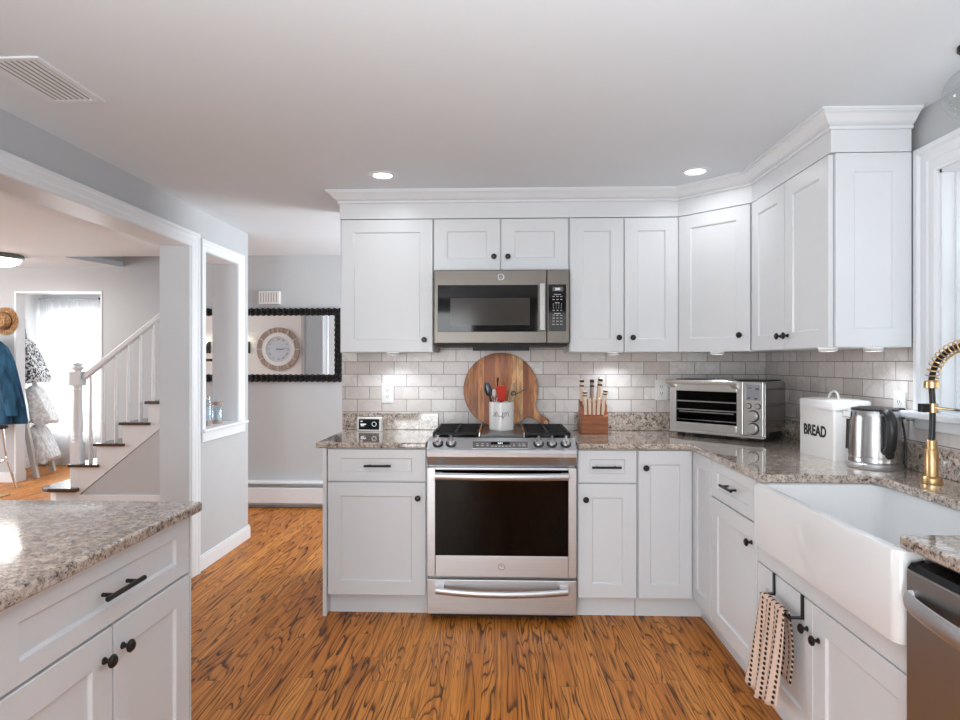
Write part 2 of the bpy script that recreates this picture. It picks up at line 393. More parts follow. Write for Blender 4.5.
struct(sw.build('wall_stairwell', 'wall'))

OPZ = 2.065; PB, PT = .885, 2.06          # big opening head; pass-through sill and head
wl = MB()
wl.box(XL-.18, XL, -2.6, 1.0, 0, ZC).box(XL-.18, XL, 1.0, 3.735, OPZ, ZC+.06).box(XL-.18, XL, 3.735, 3.914, 0, ZC+.06)
wl.box(XL-.18, XL, 3.914, 4.43, 0, PB).box(XL-.18, XL, 3.914, 4.43, PT, ZC+.06).box(XL-.18, XL, 4.43, 4.606, 0, ZC+.06)
struct(wl.build('wall_left', 'wall'))
# white jamb boards inside the openings
jb = MB().box(XL-.185, XL+.004, 3.723, 3.735, 0, OPZ).box(XL-.185, XL+.004, 1.0, 1.012, 0, OPZ).box(XL-.185, XL+.004, 1.012, 3.723, OPZ-.012, OPZ)
jb.box(XL-.185, XL+.004, 4.418, 4.43, PB, PT).box(XL-.185, XL+.004, 3.914, 3.926, PB, PT).box(XL-.185, XL+.004, 3.926, 4.418, PT-.012, PT)
struct(jb.build('trim_1', 'trim'))
def casing(m, pts, w=.085, x=XL, prof=None, sgn=1):
    """moulded casing run round an opening in a wall of constant x; pts = inner corner path in (y, z)"""
    prof = prof or [(0, 0), (0, .010), (.008, .014), (.030, .014), (.040, .018), (.062, .018), (.070, .024), (w, .024), (w, 0)]
    n = len(pts); rows = []
    for i, p in enumerate(pts):
        p = Vector(p); ds = []
        if i > 0: ds.append((p-Vector(pts[i-1])).normalized())
        if i < n-1: ds.append((Vector(pts[i+1])-p).normalized())
        ns = [Vector((-d.y, d.x)) for d in ds]
        nn = ns[0] if len(ns) == 1 else (ns[0]+ns[1])/(1+ns[0].dot(ns[1]))
        rows.append([(x+sgn*h, p.x+nn.x*q, p.y+nn.y*q) for q, h in prof])
    k = len(prof); fs = []
    for i in range(n-1):
        for j in range(k-1): fs.append((i*k+j, i*k+j+1, (i+1)*k+j+1, (i+1)*k+j))
    fs += [tuple(range(k)), tuple(range((n-1)*k, n*k))]
    m.add([q for r in rows for q in r], fs); return m
m = casing(MB(), [(1.0, 0), (1.0, OPZ-.01), (3.735, OPZ-.01), (3.735, 0)])
struct(m.build('trim_2', 'trim'))
m = casing(MB(), [(3.918, PB+.02), (3.918, PT-.01), (4.425, PT-.01), (4.425, PB+.02)], w=.07,
           prof=[(0, 0), (0, .010), (.006, .014), (.026, .014), (.034, .018), (.052, .018), (.058, .023), (.07, .023), (.07, 0)])
struct(m.build('trim_3', 'trim'))
st = MB().box(XL-.21, XL+.045, 3.835, 4.52, PB, PB+.02).box(XL, XL+.024, 3.85, 4.505, PB-.065, PB)
struct(st.build('trim_4', 'trim', bevel=.005))
# baseboard with a stepped top on the left wall and round its end
bb = MB().box(XL, XL+.014, 3.822, 4.62, 0, .085).box(XL, XL+.009, 3.822, 4.615, .085, .10).box(XL-.18, XL, 4.606, 4.62, 0, .085).box(XL-.18, XL, 4.606, 4.615, .085, .10)
struct(bb.build('baseboard_left', 'trim', bevel=.002))

wb = MB().box(-.995, XR+.2, YB, YB+.16, 0, ZC+.05)
WB = struct(wb.build('wall_back', 'wall'))
o = MB().box(-.992, XR-.009, YB-.008, YB, .90, 1.42).build('tile_backsplash', 'tileb', WB); struct(o)
# window wall: opening y .95..2.33, z 1.15..2.045
WY0, WY1, WZ0, WZ1 = .95, 2.335, 1.15, 2.045
wr = MB().box(XR, XR+.2, -2.6, WY0, 0, ZC).box(XR, XR+.2, WY1, YB+.16, 0, ZC).box(XR, XR+.2, WY0, WY1, 0, WZ0-.02).box(XR, XR+.2, WY0, WY1, WZ1, ZC)
WR = struct(wr.build('wall_right', 'wall'))
o = MB().box(XR-.008, XR, 2.44, YB-.008, .90, 1.42).box(XR-.008, XR, .85, 2.44, .90, 1.10).build('tile_backsplash', 'tiler', WR); struct(o)
# wall behind the camera, its door and window openings made up for the fill
wq = MB().box(-2.1, -1.75, -2.7, -2.6, 0, ZC).box(-.45, .55, -2.7, -2.6, 0, ZC).box(1.45, XR+.2, -2.7, -2.6, 0, ZC).box(-1.75, -.45, -2.7, -2.6, 2.1, ZC).box(.55, 1.45, -2.7, -2.6, 0, 1.0).box(.55, 1.45, -2.7, -2.6, 2.1, ZC)
struct(wq.build('wall_rear', 'wall'))
WIN = struct(MB().box(XR, XR+.2, WY0-.001, WY0+.012, WZ0, WZ1).box(XR, XR+.2, WY1-.012, WY1+.001, WZ0, WZ1).box(XR, XR+.2, WY0, WY1, WZ1-.012, WZ1).box(XR, XR+.2, WY0, WY1, WZ0-.02, WZ0).build('window_1', 'trim'))
c = casing(MB(), [(WY0, WZ0), (WY0, WZ1), (WY1, WZ1), (WY1, WZ0)], w=.105, x=XR, sgn=-1,
           prof=[(0, 0), (0, .012), (.010, .016), (.014, .013), (.040, .013), (.046, .018), (.078, .018), (.086, .028), (.105, .028), (.105, 0)])
c.build('casing', 'trim', WIN)
MB().box(XR-.065, XR+.01, WY0-.13, WY1+.15, WZ0-.032, WZ0-.006).box(XR-.022, XR, WY0-.11, WY1+.11, WZ0-.075, WZ0-.032).build('window_stool', 'trim', WIN, bevel=.006)
def sash(name, x, z0, z1, y0, y1, s=.052, t=.035):
    m = MB().box(x, x+t, y0, y0+s, z0, z1).box(x, x+t, y1-s, y1, z0, z1).box(x, x+t, y0+s, y1-s, z0, z0+s).box(x, x+t, y0+s, y1-s, z1-s*.8, z1)
    o = m.build(name, 'trim', WIN, bevel=.004)
    MB().box(x+t*.45, x+t*.6, y0+s, y1-s, z0+s, z1-s*.8).build('pane', 'glass', o)
mid = 1.64
for a, b in ((WY0+.012, 1.60), (1.685, WY1-.012)):
    sash('upper_sash', XR+.115, mid-.03, WZ1-.012, a+.012, b-.012); sash('lower_sash', XR+.075, WZ0, mid+.02, a+.012, b-.012)
ms = MB().box(XR, XR+.17, 1.60, 1.685, WZ0, WZ1)
for y in (WY0+.012, 1.59, 1.685, WY1-.022): ms.box(XR+.045, XR+.072, y, y+.010, WZ0, WZ1)
ms.build('mullion', 'trim', WIN)

# dining room wall with the mirror, partition the mirror shows, living room's far wall
struct(MB().box(-3.0, .4, 5.6, 5.72, 0, ZC+.1).build('wall_dining', 'wall'))
struct(MB().box(.4, .5, 3.99, 5.72, 0, .9).box(.4, .5, 3.99, 5.72, 2.1, ZC+.1).box(.4, .5, 3.99, 4.2, .9, 2.1).box(.4, .5, 5.3, 5.72, .9, 2.1).build('wall_dining_side', 'wall'))
struct(MB().box(-4.6, -2.76, 2.66, 2.76, 0, 2.385).build('wall_partition', 'wallwhite'))
struct(MB().box(-2.76, -2.72, 1.6, 2.76, 0, 2.385).box(-2.72, XL-.18, 1.45, 1.6, 0, 2.385).build('wall_hall', 'wall'))
struct(MB().box(-2.44, -2.40, 1.6, 1.625, 0, 2.1).box(-2.36, -2.2, 1.6, 1.635, 0, 2.1).build('trim_5', 'trim'))
FY = 6.65
wf = MB().box(-9, -5.396, FY, FY+.12, 0, 2.44).box(-5.396, -4.408, FY, FY+.12, 2.122, 2.44).box(-4.408, -2.5, FY, FY+.12, 0, 2.44)
struct(wf.build('wall_far', 'wall'))
struct(MB().box(-5.40, -5.38, FY-.006, FY+.125, 0, 2.122).box(-4.424, -4.404, FY-.006, FY+.125, 0, 2.122).box(-5.38, -4.424, FY-.006, FY+.125, 2.102, 2.122).build('trim_6', 'trim'))
struct(MB().box(-9, -5.40, FY-.014, FY, 0, .11).box(-5.41, -5.378, FY-.012, FY+.14, 0, .11).build('baseboard_far', 'trim', bevel=.003))
# sun room beyond: side walls, window wall with the bright window
struct(MB().box(-6.1, -5.98, FY+.12, 7.95, 0, 2.44).build('wall_sunroom_side', 'wallwhite'))
ww = MB().box(-6.1, -5.92, 7.82, 7.95, 0, 2.44).box(-5.0, -4.2, 7.82, 7.95, 0, 2.44).box(-5.92, -5.0, 7.82, 7.95, 0, .4).box(-5.92, -5.0, 7.82, 7.95, 2.02, 2.44)
struct(ww.build('wall_sunroom', 'wallwhite'))
struct(MB().box(-6.1, -4.2, FY+.12, 7.95, 2.44, 2.5).build('ceiling', 'ceil'))
struct(MB().box(-5.98, -4.4, 7.80, 7.82, 0, .12).box(-5.98, -5.965, FY+.13, 7.8, 0, .12).build('baseboard_sunroom', 'trim', bevel=.003))
w2 = struct(MB().box(-5.92, -5.88, 7.84, 7.9, .4, 2.02).box(-5.04, -5.0, 7.84, 7.9, .4, 2.02).box(-5.88, -5.04, 7.84, 7.9, .4, .45).box(-5.88, -5.04, 7.84, 7.9, 1.97, 2.02).box(-5.88, -5.04, 7.85, 7.89, 1.2, 1.245).build('window_2', 'trim'))
MB().box(-5.88, -5.04, 7.865, 7.87, .45, 1.97).build('pane', 'glass', w2)

# ------------------------------------------------------------------ base cabinets
FB = YB-.61; FR = XR-.62            # carcass front planes (doors sit .02 in front); right run faces -x
FR = 1.005
def carcass_back(x0, x1, name, label, end=False):
    t = thing(name, label, 'cabinet', ((x0+x1)/2, YB-.3, 0))
    MB().box(x0+.001, x1-.001, FB, YB-.01, .108, .882).build('body', 'cab', t)
    MB().box(x0+.001+(.02 if end else 0), x1-.001, FB+.045, FB+.063, 0, .107).build('toe_kick', 'cab', t)
    return t
t = carcass_back(-.913, -.384, 'base_cabinet', 'white base cabinet between the grey hall wall and the range, one drawer over one door')
MB().prism([(FB-.02, .095), (FB-.02, .882), (YB-.002, .882), (YB-.002, 0), (FB+.05, 0), (FB+.05, .02), (FB-.015, .02-.02), (FB-.02, 0)], -.935, -.914, 0).build('end_panel', 'cab', t, bevel=.001, seg=1)
d = front('drawer', t, .515, .166, (-.908, FB-.02, .711), 0, rt=.046); pull(d, (-.641, FB-.02, .794), 0, .14)
d = front('door', t, .515, .588, (-.908, FB-.02, .116), 0); knob(d, (-.432, FB-.02, .626), 0)
t = carcass_back(.394, .704, 'base_cabinet', 'narrow white base cabinet just beside the range, one drawer over one door')
d = front('drawer', t, .300, .166, (.399, FB-.02, .711), 0, st=.06, rt=.046); pull(d, (.541, FB-.02, .793), 0, .15)
d = front('door', t, .300, .588, (.399, FB-.02, .116), 0); knob(d, (.437, FB-.02, .625), 0)
# corner cabinet: two doors meeting in the inner corner
t = thing('corner_cabinet', 'white corner base cabinet with two tall doors meeting in the inner corner', 'cabinet', (1.3, 3.5, 0))
MB().prism([(.706, FB), (FR, FB), (FR, 2.917), (XR-.012, 2.917), (XR-.012, YB-.01), (.706, YB-.01)], .108, .882).build('body', 'cab', t)
MB().prism([(.706, FB+.045), (FR+.045, FB+.045), (FR+.045, 2.917), (FR+.063, 2.917), (FR+.063, FB+.063), (.706, FB+.063)], 0, .107).build('toe_kick', 'cab', t)
d = front('door', t, .272, .761, (.709, FB-.02, .116), 0, st=.06, rt=.072); knob(d, (.744, FB-.02, .79), 0)
front('door', t, .268, .761, (FR-.02, FB-.024, .116), -PI/2, st=.06, rt=.072)
def carcass_right(y0, y1, name, label, z1=.882):
    t = thing(name, label, 'cabinet', (XR-.3, (y0+y1)/2, 0))
    MB().box(FR, XR-.012, y0+.001, y1-.001, .108, z1).build('body', 'cab', t)
    MB().box(FR+.045, FR+.063, y0+.001, y1-.001, 0, .107).build('toe_kick', 'cab', t)
    return t
t = carcass_right(2.402, 2.916, 'base_cabinet', 'white base cabinet between the corner cabinet and the sink, one drawer over one door')
d = front('drawer', t, .505, .166, (FR-.02, 2.912, .711), -PI/2, rt=.046); pull(d, (FR-.02, 2.655, .795), -PI/2, .135)
d = front('door', t, .505, .588, (FR-.02, 2.912, .116), -PI/2); knob(d, (FR-.02, 2.452, .625), -PI/2)
t = carcass_right(1.486, 2.400, 'sink_cabinet', 'white two-door base cabinet under the apron sink, towel bar over one door', .572)
MB().box(FR-.002, FR+.02, 2.352, 2.399, .573, .882).box(FR-.002, FR+.02, 1.487, 1.497, .573, .882).box(FR+.45, XR-.012, 1.49, 2.395, .573, .65).build('frame', 'cab', t)
MB().box(FR-.018, FR-.001, 1.488, 2.398, .572, .645).build('rail', 'cab', t, bevel=.002)
d = front('door', t, .418, .452, (FR-.02, 2.397, .116), -PI/2); knob(d, (FR-.02, 2.012, .475), -PI/2)
d = front('door', t, .486, .452, (FR-.02, 1.976, .116), -PI/2); knob(d, (FR-.02, 1.942, .468), -PI/2)

# ------------------------------------------------------------------ island
t = thing('island_cabinet', 'white island cabinet in front of the wide opening, a wide drawer over two doors', 'cabinet', (-1.25, 1.2, 0))
MB().box(-1.55, -.945, .58, 1.797, .108, .882).build('body', 'cab', t)
MB().box(-1.55, -1.0, .6, 1.797, 0, .107).build('toe_kick', 'cab', t)
MB().box(-1.55, -.925, 1.798, 1.806, .0, .882).build('end_panel', 'cab', t)
d = front('drawer', t, .715, .166, (-.925, 1.079, .711), PI/2, rt=.046); pull(d, (-.925, 1.443, .792), PI/2, .145)
d = front('door', t, .354, .588, (-.925, 1.440, .116), PI/2); knob(d, (-.925, 1.472, .640), PI/2)
d = front('door', t, .355, .588, (-.925, 1.079, .116), PI/2); knob(d, (-.925, 1.402, .636), PI/2)
front('drawer', t, .49, .166, (-.925, .584, .711), PI/2, rt=.046); front('door', t, .49, .588, (-.925, .584, .116), PI/2)
def slab(name, poly, label, z0=.884, z1=.914):
    o = MB().prism(poly, z0, z1).build(name, 'granite', bevel=.007, seg=3); return tag(o, label, 'countertop')
slab('countertop', [(-1.9, .55), (-.888, .55), (-.897, 1.822), (-1.9, 1.822)], 'speckled brown granite worktop on the white island')

# ------------------------------------------------------------------ worktops
CF = YB-.648
ct = slab('countertop', [(-.968, CF), (-.388, CF), (-.388, YB-.01), (-.968, YB-.01)], 'short speckled granite worktop between the hall wall and the range')
MB().box(-.985, -.388, YB-.030, YB-.009, .915, 1.018).build('upstand', 'granite', ct, bevel=.002)
RX = XR-.01
poly = [(.397, CF), (.967, CF), (.967, 2.316), (1.355, 2.316)]
for k in range(1, 6): a = PI/2*(1-k/6); poly.append((1.355+.02*math.cos(a), 2.296+.02*math.sin(a)))
poly += [(1.375, 2.296), (1.375, 1.53), (.967, 1.53), (.967, .4), (RX, .4), (RX, YB-.01), (.397, YB-.01)]
ct = slab('countertop', poly, 'long L-shaped speckled granite worktop running round the corner to the sink')
MB().box(.45, RX-.021, YB-.030, YB-.009, .915, 1.024).box(RX-.020, RX, .4, YB-.009, .915, 1.018).build('upstand', 'granite', ct, bevel=.002)

# ------------------------------------------------------------------ apron sink
t = thing('farmhouse_sink', 'glossy white apron-front farmhouse sink set in the granite worktop', 'sink', (1.17, 1.92, .65))
def rrect(x0, x1, y0, y1, r, n=6):
    out = []
    for cx, cy, a0 in ((x1-r, y1-r, 0), (x0+r, y1-r, PI/2), (x0+r, y0+r, PI), (x1-r, y0+r, 1.5*PI)):
        for k in range(n+1): a = a0+PI/2*k/n; out.append((cx+r*math.cos(a), cy+r*math.sin(a)))
    return out
def loft(m, loops, smooth=True, cap0=False, cap1=False):
    n = len(loops[0]); fs = []
    for i in range(len(loops)-1):
        for k in range(n): fs.append((i*n+k, i*n+(k+1) % n, (i+1)*n+(k+1) % n, (i+1)*n+k))
    b = len(m.v); m.add([q for l in loops for q in l], fs, smooth)
    if cap0: m.f.append([b+k for k in range(n)]); m.sm.append(False)
    if cap1: m.f.append([b+(len(loops)-1)*n+k for k in range(n)]); m.sm.append(False)
    return m
def ring(x0, x1, y0, y1, r, z): return [(x, y, z) for x, y in rrect(x0, x1, y0, y1, r)]
X0, X1, Y0, Y1 = .943, 1.445, 1.500, 2.348; ZT = .882
L = [ring(X0+.012, X1-.012, Y0+.012, Y1-.012, .022, .650), ring(X0+.003, X1-.003, Y0+.003, Y1-.003, .024, .656), ring(X0, X1, Y0, Y1, .026, .668), ring(X0, X1, Y0, Y1, .026, ZT-.012),
     ring(X0+.004, X1-.004, Y0+.004, Y1-.004, .025, ZT-.003), ring(X0+.012, X1-.012, Y0+.012, Y1-.012, .022, ZT),
     ring(X0+.028, X1-.040, Y0+.020, Y1-.020, .034, ZT), ring(X0+.034, X1-.046, Y0+.026, Y1-.026, .036, ZT-.006), ring(X0+.037, X1-.049, Y0+.029, Y1-.029, .034, ZT-.05),
     ring(X0+.041, X1-.054, Y0+.034, Y1-.034, .034, ZT-.19), ring(X0+.055, X1-.068, Y0+.048, Y1-.048, .04, ZT-.213), ring(X0+.09, X1-.11, Y0+.09, Y1-.09, .05, ZT-.218)]
loft(MB(), L, True, True, True).build('basin', 'ceramic', t)
MB().lathe([(.045, .664), (.045, .6665), (.03, .668), (.012, .666)], (1.2, 1.92, 0), n=20).build('drain', 'chrome', t)

# ------------------------------------------------------------------ dishwasher
t = thing('dishwasher', 'stainless dishwasher under the worktop beside the sink', 'dishwasher', (1.28, 1.18, 0))
DX = .952
MB().box(DX+.05, XR-.05, .885, 1.479, .10, .86).build('body', 'blackplastic', t)
MB().box(DX+.06, XR-.05, .9, 1.47, .01, .099).build('toe_kick', 'blackplastic', t)
d = MB().box(DX, DX+.05, .883, 1.480, .11, .848).build('door', 'steely', t, bevel=.004)
MB().prism([(DX+.002, .8485), (DX+.012, .862), (DX+.049, .868), (DX+.049, .8485)], .884, 1.479, 1).build('control_strip', 'blackglass', t)
h = MB(); n = 14; pts = []
for k in range(n+1):
    y = .905+(.55)*k/n; b = math.sin(PI*k/n)**.7; pts.append((DX-.012-.034*b, y, .782))
pts = [(DX+.002, .905, .782)]+pts+[(DX+.002, 1.455, .782)]
h.tube(pts, .012, 12, flat=(1.9, .7)).build('handle', 'steel', d)

# ------------------------------------------------------------------ wall cabinets
UB, UT, UF = 1.39, 2.15, YB-.31
def upper(name, label, poly, z0, loc):
    t = thing(name, label, 'cabinet', loc)
    MB().prism(poly, z0, 2.1525).build('body', 'cab', t); return t
def rect(x0, x1, y0, y1): return [(x0, y0), (x1, y0), (x1, y1), (x0, y1)]
t = upper('wall_cabinet', 'white wall cabinet with one wide door left of the microwave, above the small white display', rect(-.925, -.387, UF, YB-.009), UB, (-.65, 3.67, UB))
d = front('door', t, .524, UT-UB-.004, (-.914, UF-.02, UB+.002), 0); knob(d, (-.436, UF-.02, 1.461), 0)
t = upper('wall_cabinet', 'low white wall cabinet with two short doors directly above the microwave', rect(-.385, .385, UF, YB-.009), 1.852, (0, 3.67, 1.852))
d = front('door', t, .376, UT-1.856, (-.381, UF-.02, 1.854), 0, st=.075, rt=.070); knob(d, (-.040, UF-.02, 1.931), 0)
d = front('door', t, .378, UT-1.856, (.002, UF-.02, 1.854), 0, st=.075, rt=.070); knob(d, (.039, UF-.02, 1.931), 0)
t = upper('wall_cabinet', 'white wall cabinet with two narrow doors above the knife block', rect(.387, .999, UF, YB-.009), UB, (.69, 3.67, UB))
d = front('door', t, .300, UT-UB-.004, (.391, UF-.02, UB+.002), 0); knob(d, (.664, UF-.02, 1.472), 0)
d = front('door', t, .300, UT-UB-.004, (.697, UF-.02, UB+.002), 0); knob(d, (.741, UF-.02, 1.472), 0)
t = upper('wall_cabinet', 'white diagonal corner wall cabinet with one door above the toaster oven', [(1.001, UF), (1.305, 3.211), (XR-.010, 3.211), (XR-.010, YB-.010), (1.001, YB-.010)], UB, (1.3, 3.5, UB))
q = math.sqrt(.5)*.02; D0 = (1.001+.006, UF-.006); Ld = math.hypot(.304, .304)
d = front('door', t, Ld-.030, UT-UB-.004, (D0[0]-q+.004, D0[1]-q-.004, UB+.002), -PI/4)
k = Ld-.030-.048; knob(d, (D0[0]-q+.004+k*.7071, D0[1]-q-.004-k*.7071, 1.474), -PI/4)
t = upper('wall_cabinet', 'white wall cabinet with two doors and a panelled end beside the window', rect(1.305, XR-.012, 2.468, 3.209), UB, (1.45, 2.83, UB))
d = front('door', t, .358, UT-UB-.004, (1.285, 3.196, UB+.002), -PI/2); knob(d, (1.285, 2.868, 1.452), -PI/2)
d = front('door', t, .372, UT-UB-.004, (1.285, 2.832, UB+.002), -PI/2); knob(d, (1.285, 2.800, 1.452), -PI/2)
front('end_panel', t, .290, UT-UB-.002, (1.307, 2.447, UB+.002), 0)

def sweep(m, path, prof):
    """profile (out, z) run along a floor-plan path; out is to the right of travel"""
    n = len(path); rows = []
    for i, p in enumerate(path):
        p = Vector(p); ns = []
        if i > 0: d = (p-Vector(path[i-1])).normalized(); ns.append(Vector((d.y, -d.x)))
        if i < n-1: d = (Vector(path[i+1])-p).normalized(); ns.append(Vector((d.y, -d.x)))
        nn = ns[0] if len(ns) == 1 else (ns[0]+ns[1])/(1+ns[0].dot(ns[1]))
        rows.append([(p.x+nn.x*o, p.y+nn.y*o, z) for o, z in prof])
    k = len(prof); fs = [(i*k+j, i*k+(j+1) % k, (i+1)*k+(j+1) % k, (i+1)*k+j) for i in range(n-1) for j in range(k)]
    fs += [tuple(range(k)), tuple(range((n-1)*k, n*k))]
    return m.add([v for r in rows for v in r], fs)
path = [(-.925, YB-.002), (-.925, UF-.018), (.997, UF-.018), (1.289, 3.205), (1.289, 2.449), (XR-.028, 2.449)]
t = thing('crown_molding', 'white crown moulding and frieze running along the tops of the wall cabinets', 'moulding', (0, 3.4, 2.25))
sweep(MB(), path, [(-.016, 2.1535), (0, 2.1535), (0, 2.2405), (-.016, 2.2405)]).build('frieze_board', 'cab', t)
path[-1] = (XR-.026, 2.449)
sweep(MB(), path, [(-.016, 2.241), (.006, 2.241), (.010, 2.245), (.010, 2.252), (.004, 2.255), (.015, 2.260), (.024, 2.266), (.036, 2.278), (.046, 2.287), (.058, 2.293), (.058, 2.297), (.066, 2.297), (.066, ZC-.0005), (-.016, ZC-.0005)]).build('cornice', 'trim', t)

# ------------------------------------------------------------------ microwave over the range
t = thing('microwave', 'stainless over-the-range microwave with a dark window', 'microwave', (0, 3.6, 1.43))
MY = 3.415
MB().box(-.372, .378, MY+.03, YB-.010, 1.437, 1.8505).build('body', 'blackplastic', t)
MB().box(-.360, .368, MY+.04, YB-.02, 1.425, 1.4365).box(-.16, .16, MY+.06, MY+.28, 1.414, 1.425).build('vent_grille', 'iron', t)
d = MB().box(-.374, .253, MY, MY+.029, 1.438, 1.846).build('door', 'steelm', t, bevel=.004)
MB().box(-.352, .204, MY-.0025, MY, 1.502, 1.762).build('window_surround', 'blackglass', d, bevel=.002)
MB().box(-.281, .160, MY-.0032, MY-.0024, 1.538, 1.690).build('window_screen', plain('oven_screen', (.05, .044, .040), .12, spec=.3), d)
MB().box(.209, .243, MY-.046, MY-.032, 1.505, 1.768).box(.216, .236, MY-.033, MY+.001, 1.735, 1.76).box(.216, .236, MY-.033, MY+.001, 1.512, 1.537).build('handle', steel('handle_stainless', 2, (.33, .325, .32), .3, .45), d, bevel=.004)
p = MB().box(.2545, .379, MY, MY+.029, 1.438, 1.846).build('control_panel', 'steelm', t, bevel=.004)
MB().box(.262, .360, MY-.002, MY, 1.504, 1.763).build('keypad', 'blackglass', p)
MB().box(.285, .343, MY-.0026, MY-.0019, 1.726, 1.749).build('display', plain('display_grey', (.10, .10, .11), .3), p)
FACE = lambda x, y, z: Matrix.Translation((x, y, z)) @ STAND
MB().box(-.16, .16, MY+.062, MY+.076, 1.398, 1.424).build('fill_lip', 'iron', t)  # lip added to hide the light under the microwave
area('cooktop_fill', (0, MY+.13-3.6, 1.409-1.43), (0, 0, 0), .2, .05, .35, (.95, .97, 1), parent=t)  # hidden light added under the microwave to brighten the tiles
text('2:51', .017, 'screenmark', p, FACE(.314, MY-.0031, 1.7375), bold=.0006)
mk = MB(); rr = random.Random(3)
for z, n, w in ((1.708, 1, .04), (1.697, 3, .012), (1.680, 3, .012), (1.662, 1, .026), (1.655, 4, .004), (1.645, 4, .004), (1.634, 4, .004), (1.620, 3, .010), (1.603, 1, .036), (1.593, 3, .012), (1.577, 3, .012), (1.560, 3, .013), (1.543, 3, .014)):
    for k in range(n):
        x = .312 if n == 1 else .312+(k-(n-1)/2)*(.021 if n == 3 else .0145); mk.box(x-w/2, x+w/2, MY-.0026, MY-.0019, z-.0018, z+.0018)
mk.build('key_print', 'whitemark', p)
def emblem(parent, x, y, z, r):
    m = MB().tube([(x+r*math.cos(a*PI/14), y, z+r*math.sin(a*PI/14)) for a in range(28)], r*.10, 6, closed=True)
    m.tube([(x-r*.55+r*.5*math.cos(a), y, z+r*.1+r*.45*math.sin(a)) for a in [q*.35+.6 for q in range(14)]], r*.07, 5)
    m.tube([(x+r*.25+r*.4*math.cos(a), y, z+r*.05+r*.5*math.sin(a)) for a in [q*.35+.9 for q in range(13)]], r*.07, 5)
    m.build('emblem', 'chrome', parent)
emblem(d, .0, MY-.0012, 1.806, .0165)

# ------------------------------------------------------------------ range
t = thing('range', 'stainless slide-in gas range with black grates, glass oven door and warming drawer', 'range', (.002, 3.45, 0))
A0, A1 = -.379, .384; RY = 3.135
MB().box(A0+.004, A1-.004, RY+.05, YB-.035, .035, .9135).build('body', 'steelz', t)
MB().prism([(3.150, .803), (3.128, .838), (3.119, .852), (3.117, .872), (3.124, .886), (3.205, .938), (3.225, .938), (3.225, .9145), (3.183, .9145), (3.183, .803)], A0, A1, 0).build('control_panel', 'steel', t, bevel=.003)
CT = MB().box(A0+.002, A1-.002, 3.226, YB-.035, .914, .936).build('cooktop', plain('black_enamel', (.012, .012, .013), .15), t, bevel=.004)
al = -math.atan2(.08, .052)
def onpanel(x, s): return Matrix.Translation((x, 3.124+.081*s, .886+.052*s)) @ Matrix.Rotation(al, 4, 'X')
for u_ in (-.325, -.257, .193, .261, .332):
    mt = onpanel(u_, .50)
    k = MB().lathe([(.0275, 0), (.0275, .006), (.024, .009), (.021, .009)], axis='-y', n=24).xf(mt).build('knob', 'blackplastic', t)
    MB().lathe([(.0215, .008), (.020, .024), (.017, .027), (0, .027)], axis='-y', n=24).join(MB().box(-.005, .005, -.040, -.022, -.021, .021)).xf(mt).build('grip', 'chrome', k)
mt = onpanel(-.003, .42)
dp = MB().box(-.139, .139, -.0015, .001, -.024, .024).xf(mt).build('control_display', plain('panel_grey', (.16, .155, .15), .25), t)
MB().box(-.142, .142, -.001, .0012, -.027, .027).xf(mt).build('bezel', 'chrome', dp)
MB().box(-.048, .048, -.0022, -.0014, .002, .020).xf(mt).build('screen', 'blackglass', dp)
text('2:51', .016, 'screenmark', dp, mt @ Matrix.Translation((0, -.0026, .011)) @ STAND, bold=.0005)
mk = MB()
for x, w in ((-.118, .016), (-.092, .016), (-.066, .012), (.070, .014), (.072, .008), (.098, .012), (.120, .018)):
    mk.box(x-w/2, x+w/2, -.0022, -.0014, -.010, -.004).box(x-w/3, x+w/3, -.0022, -.0014, .004, .009)
for k in range(6): mk.box(-.046+k*.018, -.036+k*.018, -.0022, -.0014, -.014, -.008)
mk.xf(mt).build('key_print', 'whitemark', dp)
# grates, burners, griddle
for s, (g0, g1) in enumerate(((A0+.018, -.122), (.128, A1-.018))):
    g = MB(); za, zb = .949, .962
    for x in (g0, g1-.012, (g0+g1)/2-.006): g.box(x, x+.012, 3.245, YB-.105, za, zb)
    for y in (3.245, 3.365, 3.485, 3.60, YB-.117): g.box(g0, g1, y, y+.012, za, zb)
    for y in (3.305, 3.425, 3.545, 3.655): g.box(g0+.02, g0+.085, y, y+.010, za, zb).box(g1-.085, g1-.02, y, y+.010, za, zb)
    for x in (g0, g1-.012):
        for y in (3.25, 3.50, YB-.117): g.box(x, x+.012, y, y+.012, .9365, za)
    g.build('grate', 'iron', t, bevel=.002)
    for y in (3.37, 3.63):
        b = MB().lathe([(.05, .9365), (.05, .941), (.036, .944), (.036, .948), (.0, .949)], ((g0+g1)/2, y, 0), n=24).build('burner', 'steeldark', t)
MB().box(-.108, .116, 3.245, YB-.11, .9365, .952).build('griddle', plain('griddle_grey', (.09, .09, .092), .3, .4), t, bevel=.003)
MB().box(-.118, -.109, 3.245, YB-.11, .9365, .963).build('griddle_rail', 'chrome', t, bevel=.002)
MB().box(.117, .126, 3.245, YB-.11, .9365, .963).build('griddle_rail', 'chrome', t, bevel=.002)
